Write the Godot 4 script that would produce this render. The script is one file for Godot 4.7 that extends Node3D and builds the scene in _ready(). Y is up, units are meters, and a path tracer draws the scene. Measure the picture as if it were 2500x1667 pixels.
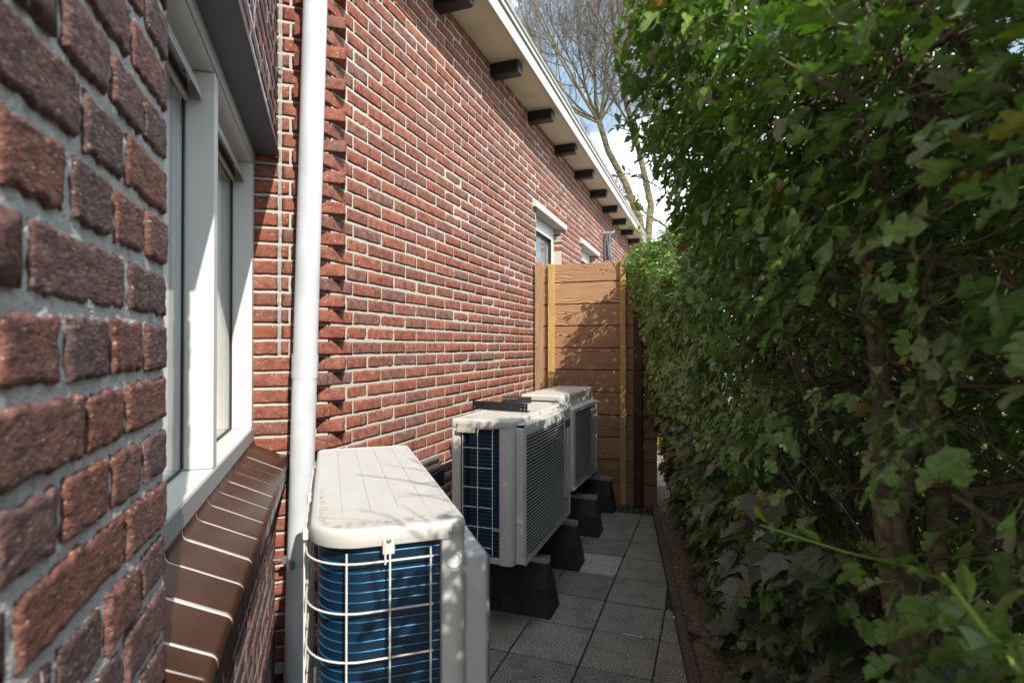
extends Node3D
# World: the long brick wall runs along -z with its face at x = XW; y is up, metres.
const XW := -1.439          # face of the long wall
const EYE := 1.27           # height of the lens
const YAW := 19.8           # the lens looks this many degrees left of the wall's direction
const L0 := Vector3(-1.595, 0.0, -1.726)   # where the window wall meets the pier
const LTURN := 38.0         # how far the window wall is turned from the long wall
const ROW := 0.0625         # brick course of the long wall
const ROW0 := 0.0427
const AROW := 0.0645        # brick course of the window wall
const AROW0 := 0.0109

var rng := RandomNumberGenerator.new()
var M := {}                 # materials
var brick_mats: Array[StandardMaterial3D] = []
var dark_brick_mats: Array[StandardMaterial3D] = []
var nz := FastNoiseLite.new()
var nz2 := FastNoiseLite.new()
var taken := {}


# ---------------------------------------------------------------- mesh helper
class MB:
	var v := PackedVector3Array()
	var n := PackedVector3Array()
	var uv := PackedVector2Array()
	var ix := PackedInt32Array()

	func vert(p: Vector3, nn: Vector3, t := Vector2.ZERO) -> int:
		v.append(p)
		n.append(nn)
		uv.append(t)
		return v.size() - 1

	func tri_out(a: int, b: int, c: int, out: Vector3) -> void:
		var g := (v[b] - v[a]).cross(v[c] - v[a])
		if g.dot(out) >= 0.0:
			ix.append(a); ix.append(c); ix.append(b)
		else:
			ix.append(a); ix.append(b); ix.append(c)

	func quad_i(a: int, b: int, c: int, d: int, out: Vector3) -> void:
		tri_out(a, b, c, out)
		tri_out(a, c, d, out)

	func quad(a: Vector3, b: Vector3, c: Vector3, d: Vector3, out: Vector3, ua := Vector2.ZERO, ub := Vector2(1, 0), uc := Vector2(1, 1), ud := Vector2(0, 1)) -> void:
		var g := (b - a).cross(c - a)
		if g.length_squared() < 1e-16:
			g = (c - a).cross(d - a)
		g = g.normalized()
		if g.dot(out) < 0.0:
			g = -g
		quad_i(vert(a, g, ua), vert(b, g, ub), vert(c, g, uc), vert(d, g, ud), g)

	# a box with rounded-looking chamfers; u runs along axis ua
	func box(xf: Transform3D, size: Vector3, bev: float, ua := 0, uo := Vector2.ZERO) -> void:
		var h := size * 0.5
		bev = minf(bev, minf(h.x, minf(h.y, h.z)) * 0.9)
		var first := v.size()
		var idx := {}
		for sx in [-1, 1]:
			for sy in [-1, 1]:
				for sz in [-1, 1]:
					var s := Vector3(sx, sy, sz)
					for ax in 3:
						var p := Vector3(s.x * (h.x - bev), s.y * (h.y - bev), s.z * (h.z - bev))
						p[ax] = s[ax] * h[ax]
						var nn := Vector3.ZERO
						nn[ax] = s[ax]
						var o1 := (ua + 1) % 3
						var o2 := (ua + 2) % 3
						var cross := p[o1] if ax == o2 else p[o2]
						if ax == ua:
							cross = p[o2]
						var uu := p[ua] if ax != ua else p[o1]
						idx[(sx + 1) / 2 * 12 + (sy + 1) / 2 * 6 + (sz + 1) / 2 * 3 + ax] = vert(xf * p, (xf.basis * nn).normalized(), uo + Vector2(uu, cross))
		var at := func(sx: int, sy: int, sz: int, ax: int) -> int: return idx[sx * 12 + sy * 6 + sz * 3 + ax]
		var b := xf.basis
		for s in 2:
			var k := s * 2 - 1
			quad_i(at.call(s, 0, 0, 0), at.call(s, 1, 0, 0), at.call(s, 1, 1, 0), at.call(s, 0, 1, 0), b * Vector3(k, 0, 0))
			quad_i(at.call(0, s, 0, 1), at.call(1, s, 0, 1), at.call(1, s, 1, 1), at.call(0, s, 1, 1), b * Vector3(0, k, 0))
			quad_i(at.call(0, 0, s, 2), at.call(1, 0, s, 2), at.call(1, 1, s, 2), at.call(0, 1, s, 2), b * Vector3(0, 0, k))
		if bev > 0.0:
			for s in 2:
				for t in 2:
					var a := s * 2 - 1
					var c := t * 2 - 1
					quad_i(at.call(s, t, 0, 0), at.call(s, t, 1, 0), at.call(s, t, 1, 1), at.call(s, t, 0, 1), b * Vector3(a, c, 0))
					quad_i(at.call(s, 0, t, 0), at.call(s, 1, t, 0), at.call(s, 1, t, 2), at.call(s, 0, t, 2), b * Vector3(a, 0, c))
					quad_i(at.call(0, s, t, 1), at.call(1, s, t, 1), at.call(1, s, t, 2), at.call(0, s, t, 2), b * Vector3(0, a, c))
					for w in 2:
						tri_out(at.call(s, t, w, 0), at.call(s, t, w, 1), at.call(s, t, w, 2), b * Vector3(a, c, w * 2 - 1))

	# a grid of points with averaged normals; rows of equal length
	func grid(rows: Array, closed: bool, out_from: Variant = null, uvs: Variant = null) -> void:
		var w: int = rows[0].size()
		var first := v.size()
		for r in rows.size():
			for i in w:
				vert(rows[r][i], Vector3.ZERO, uvs[r][i] if uvs != null else Vector2(float(i), float(r)))
		var acc := PackedVector3Array()
		acc.resize(rows.size() * w)
		var flip := false
		var tested := false
		var faces := PackedInt32Array()
		for r in rows.size() - 1:
			for i in (w if closed else w - 1):
				var j := (i + 1) % w
				var a := r * w + i
				var b := r * w + j
				var c := (r + 1) * w + j
				var d := (r + 1) * w + i
				var g := (v[first + c] - v[first + a]).cross(v[first + d] - v[first + b])
				acc[a] += g
				acc[b] += g
				acc[c] += g
				acc[d] += g
				faces.append(a); faces.append(b); faces.append(c); faces.append(d)
				if out_from != null:
					var mid := (v[first + a] + v[first + b] + v[first + c] + v[first + d]) * 0.25
					if not tested or true:
						var s := g.dot(mid - out_from) if out_from is Vector3 else g.dot(out_from[0])
						if absf(s) > 1e-14 and not tested:
							flip = s < 0.0
							tested = true
		for k in acc.size():
			var nn := acc[k].normalized()
			n[first + k] = -nn if flip else nn
		for k in range(0, faces.size(), 4):
			var a := first + faces[k]
			var b := first + faces[k + 1]
			var c := first + faces[k + 2]
			var d := first + faces[k + 3]
			if flip:
				ix.append(a); ix.append(b); ix.append(c); ix.append(a); ix.append(c); ix.append(d)
			else:
				ix.append(a); ix.append(c); ix.append(b); ix.append(a); ix.append(d); ix.append(c)

	func tube(pts: Array, radii: Array, sides: int, cap := true) -> void:
		if pts.size() < 2:
			return
		var up := Vector3.UP
		var d0: Vector3 = (pts[1] - pts[0]).normalized()
		if absf(d0.dot(up)) > 0.9:
			up = Vector3.RIGHT
		var first := v.size()
		var len := 0.0
		var side := d0.cross(up).normalized()
		for k in pts.size():
			var d: Vector3
			if k == 0:
				d = d0
			elif k == pts.size() - 1:
				d = (pts[k] - pts[k - 1]).normalized()
			else:
				d = ((pts[k + 1] - pts[k]).normalized() + (pts[k] - pts[k - 1]).normalized()).normalized()
			if k > 0:
				len += pts[k].distance_to(pts[k - 1])
			side = (side - d * side.dot(d)).normalized()
			var other := d.cross(side)
			for s in sides:
				var a := TAU * s / sides
				var nn := side * cos(a) + other * sin(a)
				vert(pts[k] + nn * radii[k], nn, Vector2(len, float(s) / sides))
		for k in pts.size() - 1:
			for s in sides:
				var t := (s + 1) % sides
				var a := first + k * sides + s
				var b := first + k * sides + t
				var c := b + sides
				var d := a + sides
				# side x other = d : counter-clockwise from outside is a, b, c, d
				ix.append(a); ix.append(c); ix.append(b); ix.append(a); ix.append(d); ix.append(c)
		if cap:
			for e in [0, pts.size() - 1]:
				var d: Vector3 = (pts[1] - pts[0]).normalized() * -1.0 if e == 0 else (pts[e] - pts[e - 1]).normalized()
				var base := v.size()
				for s in sides:
					vert(v[first + e * sides + s], d)
				for s in range(1, sides - 1):
					tri_out(base, base + s, base + s + 1, d)

	# polygon (x, z) or any two axes given by a and b, extruded along c from h0 to h1
	func prism(poly: PackedVector2Array, o: Vector3, a: Vector3, b: Vector3, c: Vector3, smooth := 0.7) -> void:
		var m := poly.size()
		var area := 0.0
		for i in m:
			area += poly[i].cross(poly[(i + 1) % m])
		var turn := 1.0 if area > 0.0 else -1.0
		var en := []
		for i in m:
			var e := (poly[(i + 1) % m] - poly[i]).normalized()
			en.append(Vector2(e.y, -e.x) * turn)
		for i in m:
			var j := (i + 1) % m
			var na: Vector2 = en[i]
			var nb: Vector2 = en[i]
			var pr: Vector2 = en[(i + m - 1) % m]
			var nx: Vector2 = en[j]
			if pr.dot(en[i]) > smooth:
				na = (pr + en[i]).normalized()
			if nx.dot(en[i]) > smooth:
				nb = (nx + en[i]).normalized()
			var p: Vector3 = o + a * poly[i].x + b * poly[i].y
			var q: Vector3 = o + a * poly[j].x + b * poly[j].y
			var n1 := (a * na.x + b * na.y).normalized()
			var n2 := (a * nb.x + b * nb.y).normalized()
			quad_i(vert(p, n1, poly[i]), vert(q, n2, poly[j]), vert(q + c, n2, poly[j]), vert(p + c, n1, poly[i]), a * en[i].x + b * en[i].y)
		var tris := Geometry2D.triangulate_polygon(poly)
		var cn := c.normalized()
		for e in 2:
			var base := v.size()
			var dir := cn if e == 1 else -cn
			for i in m:
				vert(o + a * poly[i].x + b * poly[i].y + (c if e == 1 else Vector3.ZERO), dir, poly[i])
			for t in range(0, tris.size(), 3):
				tri_out(base + tris[t], base + tris[t + 1], base + tris[t + 2], dir)

	# closed polygon lofted through [inset, height] layers, with a flat cap on the last one
	func lid(poly: PackedVector2Array, o: Vector3, layers: Array, uv_cap := Vector2(1, 1)) -> void:
		var m := poly.size()
		var cen := Vector2.ZERO
		for p in poly:
			cen += p / m
		var nrm := []
		for i in m:
			var e1 := (poly[i] - poly[(i + m - 1) % m]).normalized()
			var e2 := (poly[(i + 1) % m] - poly[i]).normalized()
			var t := (e1 + e2).normalized()
			var q := Vector2(t.y, -t.x)
			if q.dot(poly[i] - cen) < 0.0:
				q = -q
			nrm.append(q)
		var rows := []
		for l in layers:
			var row := PackedVector3Array()
			for i in m:
				var p: Vector2 = poly[i] - nrm[i] * l[0]
				row.append(o + Vector3(p.x, l[1], p.y))
			rows.append(row)
		grid(rows, true, o + Vector3(cen.x, layers[0][1], cen.y))
		var last: PackedVector3Array = rows[rows.size() - 1]
		var c := vert(o + Vector3(cen.x, layers[layers.size() - 1][1], cen.y), Vector3.UP, cen * uv_cap)
		var base := v.size()
		for p in last:
			vert(p, Vector3.UP, Vector2(p.x - o.x, p.z - o.z) * uv_cap)
		for i in m:
			tri_out(c, base + i, base + (i + 1) % m, Vector3.UP)

	func disc(o: Vector3, axis: Vector3, rings: Array, sides := 16) -> void:   # rings of [radius, height]
		var s := axis.cross(Vector3.UP if absf(axis.y) < 0.9 else Vector3.RIGHT).normalized()
		var t := axis.cross(s)
		var rows := []
		for r in rings:
			var row := PackedVector3Array()
			for k in sides:
				var a := TAU * k / sides
				row.append(o + (s * cos(a) + t * sin(a)) * maxf(r[0], 0.00005) + axis * r[1])
			rows.append(row)
		grid(rows, true, [axis])

	func mesh() -> ArrayMesh:
		var arr := []
		arr.resize(Mesh.ARRAY_MAX)
		arr[Mesh.ARRAY_VERTEX] = v
		arr[Mesh.ARRAY_NORMAL] = n
		arr[Mesh.ARRAY_TEX_UV] = uv
		arr[Mesh.ARRAY_INDEX] = ix
		var m := ArrayMesh.new()
		m.add_surface_from_arrays(Mesh.PRIMITIVE_TRIANGLES, arr)
		return m

	func into(m: ArrayMesh, mat: Material) -> void:
		if v.is_empty():
			return
		var arr := []
		arr.resize(Mesh.ARRAY_MAX)
		arr[Mesh.ARRAY_VERTEX] = v
		arr[Mesh.ARRAY_NORMAL] = n
		arr[Mesh.ARRAY_TEX_UV] = uv
		arr[Mesh.ARRAY_INDEX] = ix
		m.add_surface_from_arrays(Mesh.PRIMITIVE_TRIANGLES, arr)
		m.surface_set_material(m.get_surface_count() - 1, mat)


# ---------------------------------------------------------------- scene helpers
func numbered(called: String) -> String:
	var k: int = taken.get(called, 0)
	taken[called] = k + 1
	return called if k == 0 else "%s_%03d" % [called, k]


func tag(o: Node, label: String, category: String, group := "") -> void:
	o.set_meta("label", label)
	o.set_meta("category", category)
	if group:
		o.set_meta("group", group)


func thing(called: String, label: String, category: String, at := Vector3.ZERO, turn := 0.0, group := "") -> Node3D:
	var o := Node3D.new()
	o.name = numbered(called)
	add_child(o, true)
	o.position = at
	o.rotation_degrees.y = turn
	tag(o, label, category, group)
	return o


func part(called: String, mb: Variant, mat: Material, parent: Node3D) -> MeshInstance3D:
	var o := MeshInstance3D.new()
	o.name = called if parent != self else numbered(called)
	o.mesh = mb if mb is Mesh else mb.mesh()
	if mat:
		o.material_override = mat
	parent.add_child(o, true)
	return o


func ground_part(called: String, mb: Variant, mat: Material) -> MeshInstance3D:
	var o := part(called, mb, mat, self)
	o.set_meta("kind", "structure")
	return o


func T(p: Vector3) -> Transform3D:
	return Transform3D(Basis(), p)


func bx(size: Vector3, at: Vector3, bev := 0.002, ua := 0, uo := Vector2.ZERO) -> MB:
	var m := MB.new()
	m.box(T(at), size, bev, ua, uo)
	return m


# from metres right of / in front of the lens to the world
func cam(right: float, y: float, ahead: float) -> Vector3:
	var s := sin(deg_to_rad(YAW))
	var c := cos(deg_to_rad(YAW))
	return Vector3(c * right - s * ahead, y, -(s * right + c * ahead))


# along the hedge (t metres from the lens) and nd metres to the right of the lens
func hed(t: float, nd: float, y: float) -> Vector3:
	return cam(0.1857 * t + 0.9826 * nd, y, 0.9826 * t - 0.1857 * nd)


func shot(px: float, py: float, ahead: float) -> Vector3:
	return cam((px - 1250.0) / 1360.0 * ahead, EYE + (845.0 - py) / 1360.0 * ahead, ahead)


func lut(tab: Array, x: float) -> float:
	if x <= tab[0][0]:
		return tab[0][1]
	for i in tab.size() - 1:
		if x <= tab[i + 1][0]:
			var f: float = (x - tab[i][0]) / (tab[i + 1][0] - tab[i][0])
			return lerpf(tab[i][1], tab[i + 1][1], f)
	return tab[tab.size() - 1][1]


func lin(r: float, g: float, b: float) -> Color:
	return Color(r, g, b).linear_to_srgb()


# ---------------------------------------------------------------- materials
func mat(called: String, col: Color, rough := 0.7, metal := 0.0) -> StandardMaterial3D:
	var m := StandardMaterial3D.new()
	m.resource_name = called
	m.albedo_color = col
	m.roughness = rough
	m.metallic = metal
	M[called] = m
	return m


func noise_tex(size: int, freq: float, oct: int, ramp: Array, sd: int, kind := FastNoiseLite.TYPE_SIMPLEX_SMOOTH, gain := 0.55) -> NoiseTexture2D:
	var f := FastNoiseLite.new()
	f.noise_type = kind
	f.seed = sd
	f.frequency = freq
	f.fractal_octaves = oct
	f.fractal_gain = gain
	if kind == FastNoiseLite.TYPE_CELLULAR:
		f.cellular_return_type = FastNoiseLite.RETURN_CELL_VALUE
		f.cellular_jitter = 1.0
		f.fractal_type = FastNoiseLite.FRACTAL_NONE
	var t := NoiseTexture2D.new()
	t.width = size
	t.height = size
	t.seamless = true
	t.noise = f
	if ramp.size():
		var g := Gradient.new()
		var offs := PackedFloat32Array()
		var cols := PackedColorArray()
		for r in ramp:
			offs.append(r[0])
			cols.append(r[1])
		g.offsets = offs
		g.colors = cols
		t.color_ramp = g
	return t


func tri(m: StandardMaterial3D, per_metre: float, offset := Vector3.ZERO, world := true) -> void:
	m.uv1_triplanar = true
	m.uv1_world_triplanar = world
	m.uv1_scale = Vector3.ONE * per_metre
	m.uv1_offset = offset
	m.uv1_triplanar_sharpness = 6.0


func bump(m: StandardMaterial3D, t: Texture2D, cm: float) -> void:
	m.heightmap_enabled = true
	m.heightmap_texture = t
	m.heightmap_scale = cm


func g(x: float) -> Color:
	return Color(x, x, x)


func make_materials() -> void:
	# fired clay: mottled body, dark pits and pale lime specks
	var clay := noise_tex(1024, 0.009, 6, [[0.0, Color(0.58, 0.52, 0.52)], [0.38, Color(0.82, 0.79, 0.78)], [0.6, Color(0.95, 0.93, 0.92)], [1.0, Color(1, 1, 1)]], 11, FastNoiseLite.TYPE_SIMPLEX_SMOOTH, 0.72)
	var clay_h := noise_tex(1024, 0.02, 5, [[0.0, g(0.0)], [0.3, g(0.4)], [0.7, g(0.72)], [1.0, g(1.0)]], 12, FastNoiseLite.TYPE_SIMPLEX_SMOOTH, 0.7)
	var specks := noise_tex(1024, 0.035, 3, [[0.0, Color(0.85, 0.8, 0.76, 0.0)], [0.74, Color(0.85, 0.8, 0.76, 0.0)], [0.8, Color(0.86, 0.81, 0.77, 0.4)], [1.0, Color(0.95, 0.92, 0.9, 0.85)]], 13, FastNoiseLite.TYPE_SIMPLEX_SMOOTH, 0.6)
	var tones := [[0.322, 0.109, 0.066], [0.295, 0.101, 0.063], [0.268, 0.101, 0.067], [0.304, 0.096, 0.053], [0.242, 0.103, 0.077], [0.340, 0.126, 0.078], [0.277, 0.088, 0.053], [0.237, 0.088, 0.059], [0.308, 0.116, 0.081], [0.224, 0.107, 0.084]]
	for k in tones.size():
		var c: Array = tones[k]
		var m := mat("brick_clay_%d" % k, lin(c[0], c[1], c[2]), 0.9)
		m.albedo_texture = clay
		tri(m, 2.0, Vector3(k * 0.137, k * 0.291, k * 0.173))
		bump(m, clay_h, 0.10)
		m.detail_enabled = true
		m.detail_albedo = specks
		brick_mats.append(m)
	var grain_h := noise_tex(1024, 0.035, 4, [[0.0, g(0.0)], [0.35, g(0.45)], [0.7, g(0.7)], [1.0, g(1.0)]], 14, FastNoiseLite.TYPE_SIMPLEX_SMOOTH, 0.7)
	var dtones := [[0.215, 0.105, 0.082], [0.17, 0.092, 0.080], [0.235, 0.108, 0.080], [0.145, 0.090, 0.084], [0.19, 0.108, 0.096], [0.225, 0.097, 0.067]]
	var clay2 := noise_tex(1024, 0.016, 6, [[0.0, Color(0.36, 0.35, 0.4)], [0.35, Color(0.62, 0.57, 0.6)], [0.55, Color(0.9, 0.87, 0.86)], [1.0, Color(1, 1, 1)]], 17, FastNoiseLite.TYPE_SIMPLEX_SMOOTH, 0.75)
	for k in dtones.size():
		var c: Array = dtones[k]
		var m := mat("dark_brick_clay_%d" % k, lin(c[0], c[1], c[2]), 0.85)
		m.albedo_texture = clay2
		tri(m, 2.6, Vector3(k * 0.217, k * 0.191, k * 0.373))
		m.uv1_scale = Vector3(2.6, 5.2, 2.6)
		bump(m, grain_h, 0.22)
		m.detail_enabled = true
		m.detail_albedo = specks
		dark_brick_mats.append(m)
	var grit := noise_tex(1024, 0.05, 4, [[0.0, Color(0.70, 0.68, 0.65)], [0.4, Color(0.92, 0.91, 0.89)], [1.0, Color(1, 1, 1)]], 21, FastNoiseLite.TYPE_SIMPLEX_SMOOTH, 0.7)
	var grit_h := noise_tex(1024, 0.06, 4, [], 22, FastNoiseLite.TYPE_SIMPLEX_SMOOTH, 0.7)
	var mm := mat("lime_mortar", lin(0.54, 0.525, 0.47), 0.95)
	mm.albedo_texture = grit
	tri(mm, 2.5)
	bump(mm, grit_h, 0.05)
	var mg := mat("grey_mortar", lin(0.60, 0.62, 0.64), 0.95)
	mg.albedo_texture = grit
	tri(mg, 3.0)
	bump(mg, grit_h, 0.16)
	var mc := mat("cement", lin(0.36, 0.37, 0.36), 0.95)
	mc.albedo_texture = grit
	tri(mc, 3.5)
	bump(mc, grit_h, 0.12)

	mat("frame_white", lin(0.63, 0.62, 0.585), 0.38)
	mat("frame_shade_grey", lin(0.36, 0.36, 0.355), 0.5)  # grey for the rail fronts, their shade put into the colour
	mat("gasket", lin(0.015, 0.016, 0.018), 0.6)
	var gl := mat("glass", Color(0.93, 0.97, 0.97, 0.08), 0.02)
	gl.transparency = BaseMaterial3D.TRANSPARENCY_ALPHA
	mat("curtain", lin(0.82, 0.85, 0.86), 0.9)
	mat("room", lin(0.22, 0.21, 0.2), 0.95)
	mat("lintel_grey", lin(0.085, 0.09, 0.098), 0.55)
	mat("aluminium", lin(0.62, 0.64, 0.66), 0.35, 0.9)
	mat("steel", lin(0.5, 0.5, 0.5), 0.3, 0.95)
	mat("vent_tan", lin(0.42, 0.36, 0.27), 0.6)
	var sill := mat("brown_glaze", lin(0.062, 0.026, 0.013), 0.34)
	var sl := noise_tex(512, 0.012, 5, [[0.0, Color(0.72, 0.7, 0.7)], [0.6, Color(0.95, 0.94, 0.93)], [1.0, Color(1, 1, 1)]], 31)
	sill.albedo_texture = sl
	tri(sill, 2.0)
	sill.clearcoat_enabled = true
	sill.clearcoat = 0.05
	sill.clearcoat_roughness = 0.2
	mat("nose_shade", lin(0.012, 0.010, 0.010), 0.25)  # near-black sill front, shade put into the colour
	mat("broken_clay", lin(0.62, 0.24, 0.13), 0.9)
	mat("sill_joint", lin(0.62, 0.62, 0.58), 0.9)
	var pv := mat("white_pvc", lin(0.59, 0.615, 0.64), 0.28)
	var pvd := noise_tex(512, 0.008, 5, [[0.0, Color(0.9, 0.9, 0.88)], [0.5, Color(0.98, 0.98, 0.98)], [1.0, Color(1, 1, 1)]], 33)
	pv.albedo_texture = pvd
	tri(pv, 0.9)

	# eaves
	var so := mat("soffit_board", lin(0.78, 0.72, 0.60), 0.75)
	so.albedo_texture = pvd
	tri(so, 0.8)
	mat("fascia_white", lin(0.56, 0.55, 0.515), 0.5)
	mat("trim_dark", lin(0.06, 0.06, 0.055), 0.6)
	mat("trim_grey", lin(0.33, 0.34, 0.31), 0.6)
	mat("rafter_black", lin(0.007, 0.008, 0.010), 0.35)
	mat("roof_felt", lin(0.07, 0.07, 0.07), 0.95)
	var ln := mat("lintel_white", lin(0.62, 0.62, 0.60), 0.8)
	ln.albedo_texture = grit
	tri(ln, 2.0)

	# air conditioners
	mat("casing", lin(0.60, 0.59, 0.56), 0.42)
	mat("casing_grey", lin(0.52, 0.52, 0.5), 0.5)
	mat("slat_white", lin(0.70, 0.70, 0.68), 0.5)
	mat("black_and_shade", lin(0.045, 0.046, 0.048), 0.8)  # near-black for strips and screws, and for shade inside the units
	var coil := mat("coil_blue", lin(0.010, 0.042, 0.075), 0.42)
	var cf := noise_tex(512, 0.05, 3, [[0.0, Color(0.5, 0.6, 0.7)], [0.55, Color(0.75, 0.82, 0.9)], [0.8, Color(1, 1, 1)], [1.0, Color(1, 1, 1)]], 37)
	coil.albedo_texture = cf
	coil.uv1_scale = Vector3(40, 2, 1)
	coil.metallic = 0.3
	mat("coil_line", lin(0.015, 0.12, 0.24), 0.3, 0.4)
	mat("wire_white", lin(0.72, 0.70, 0.62), 0.45)
	mat("badge_grey", lin(0.06, 0.06, 0.06), 0.4)
	mat("badge_blue", lin(0.01, 0.10, 0.25), 0.4)
	mat("tan_plastic", lin(0.5, 0.46, 0.36), 0.6)
	var rb := mat("black_rubber", lin(0.028, 0.029, 0.03), 0.7)
	var rbt := noise_tex(512, 0.02, 5, [[0.0, Color(0.55, 0.55, 0.55)], [0.6, Color(0.8, 0.8, 0.8)], [0.85, Color(1, 1, 1)], [1.0, Color(1, 1, 1)]], 41)
	rb.albedo_texture = rbt
	tri(rb, 1.6)
	bump(rb, grit_h, 0.12)
	var bs := mat("black_steel", lin(0.02, 0.02, 0.02), 0.5)
	bs.albedo_texture = rbt
	tri(bs, 4.0)

	# paving: dark concrete with washed-out pale grains
	var agg := noise_tex(1024, 0.07, 3, [[0.0, Color(0.46, 0.45, 0.43)], [0.46, Color(0.62, 0.61, 0.58)], [0.57, Color(0.74, 0.73, 0.70)], [0.64, Color(1, 0.99, 0.96)], [1.0, Color(1, 1, 1)]], 51, FastNoiseLite.TYPE_SIMPLEX_SMOOTH, 0.8)
	var blot := noise_tex(512, 0.006, 5, [[0.0, Color(0.2, 0.18, 0.14, 0.5)], [0.35, Color(0.22, 0.2, 0.16, 0.25)], [0.55, Color(0.2, 0.18, 0.15, 0.1)], [1.0, Color(0.3, 0.3, 0.28, 0.0)]], 52, FastNoiseLite.TYPE_SIMPLEX_SMOOTH, 0.65)
	var pt := [[0.60, 0.57, 0.53], [0.46, 0.44, 0.415], [0.68, 0.65, 0.60], [0.58, 0.525, 0.47], [0.90, 0.88, 0.83]]
	for k in pt.size():
		var m := mat("paver_%d" % k, lin(pt[k][0], pt[k][1], pt[k][2]), 0.92)
		m.albedo_texture = agg
		tri(m, 1.6, Vector3(k * 0.31, k * 0.17, k * 0.43))
		bump(m, grit_h, 0.06)
		m.detail_enabled = true
		m.detail_albedo = blot
	var sand := mat("joint_sand", lin(0.05, 0.045, 0.036), 1.0)
	sand.albedo_texture = grit
	tri(sand, 3.0)
	var soil_t := noise_tex(1024, 0.02, 6, [[0.0, Color(0.42, 0.37, 0.33)], [0.5, Color(0.74, 0.69, 0.64)], [0.8, Color(0.95, 0.91, 0.86)], [1.0, Color(1, 1, 1)]], 61, FastNoiseLite.TYPE_SIMPLEX_SMOOTH, 0.75)
	var soil := mat("soil", lin(0.38, 0.31, 0.26), 1.0)
	soil.albedo_texture = soil_t
	tri(soil, 1.3)
	bump(soil, grit_h, 0.3)
	var kerb := mat("edging_concrete", lin(0.24, 0.20, 0.165), 0.95)
	kerb.albedo_texture = soil_t
	tri(kerb, 2.3)
	mat("pebble", lin(0.42, 0.38, 0.33), 0.9)
	mat("paper_white", lin(0.75, 0.75, 0.74), 0.7)
	mat("dead_leaf", lin(0.19, 0.115, 0.055), 0.9)
	mat("straw", lin(0.25, 0.175, 0.095), 0.9)
	var gr := mat("yard_ground", lin(0.42, 0.40, 0.37), 0.95)
	gr.albedo_texture = soil_t
	tri(gr, 0.5)

	# plants
	var bark_t := noise_tex(512, 0.02, 5, [[0.0, Color(0.4, 0.38, 0.34)], [0.5, Color(0.75, 0.72, 0.66)], [0.8, Color(0.9, 0.92, 0.8)], [1.0, Color(1, 1, 0.96)]], 71)
	var bk := mat("hedge_bark", lin(0.36, 0.31, 0.20), 0.8)
	bk.albedo_texture = bark_t
	tri(bk, 3.0)
	bump(bk, grit_h, 0.25)
	var tk := mat("twig_bark", lin(0.22, 0.175, 0.125), 0.7)
	tk.albedo_texture = bark_t
	tri(tk, 5.0)
	var tb := mat("tree_bark", lin(0.30, 0.27, 0.18), 0.9)
	tb.albedo_texture = bark_t
	tri(tb, 1.2)
	mat("tree_twig", lin(0.20, 0.16, 0.125), 0.9)
	mat("green_shoot", lin(0.26, 0.36, 0.06), 0.55)
	var lf := mat("hawthorn_leaf", Color(1, 1, 1), 0.34)
	lf.vertex_color_use_as_albedo = true
	lf.backlight_enabled = true
	lf.backlight = Color(0.6, 0.72, 0.3)
	var lt := noise_tex(256, 0.02, 4, [[0.0, Color(0.72, 0.74, 0.7)], [0.5, Color(0.92, 0.93, 0.9)], [1.0, Color(1, 1, 1)]], 75)
	lf.albedo_texture = lt
	var iv := mat("ivy_leaf", Color(1, 1, 1), 0.4)
	iv.vertex_color_use_as_albedo = true
	iv.backlight_enabled = true
	iv.backlight = Color(0.4, 0.5, 0.25)
	iv.albedo_texture = ivy_texture()
	mat("cable_grey", lin(0.13, 0.14, 0.16), 0.5)
	mat("hook_grey", lin(0.4, 0.42, 0.43), 0.5)
	mat("yellow_cable", lin(0.7, 0.42, 0.02), 0.5)
	mat("dark_case", lin(0.035, 0.04, 0.05), 0.4)
	mat("galvanised", lin(0.55, 0.57, 0.58), 0.35, 0.8)
	mat("plug_teal", lin(0.02, 0.2, 0.18), 0.5)
	for k in 4:
		var wd := mat("larch_%d" % k, [lin(0.53, 0.325, 0.18), lin(0.48, 0.28, 0.15), lin(0.57, 0.36, 0.20), lin(0.44, 0.27, 0.16)][k], 0.72)
		wd.albedo_texture = wood_texture(100 + k, k % 2 == 1)
		wd.uv1_scale = Vector3(0.9, 4.4, 1)
	var pl := mat("pine_batten", lin(0.70, 0.49, 0.19), 0.7)
	pl.albedo_texture = M.larch_0.albedo_texture
	pl.uv1_scale = Vector3(0.8, 7, 1)
	var pp := mat("pale_post", lin(0.56, 0.36, 0.22), 0.75)
	pp.albedo_texture = M.larch_0.albedo_texture
	pp.uv1_scale = Vector3(0.8, 6, 1)
	var dp := mat("dark_post", lin(0.075, 0.028, 0.016), 0.6)
	dp.albedo_texture = M.larch_2.albedo_texture
	dp.uv1_scale = Vector3(0.8, 7, 1)


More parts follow.
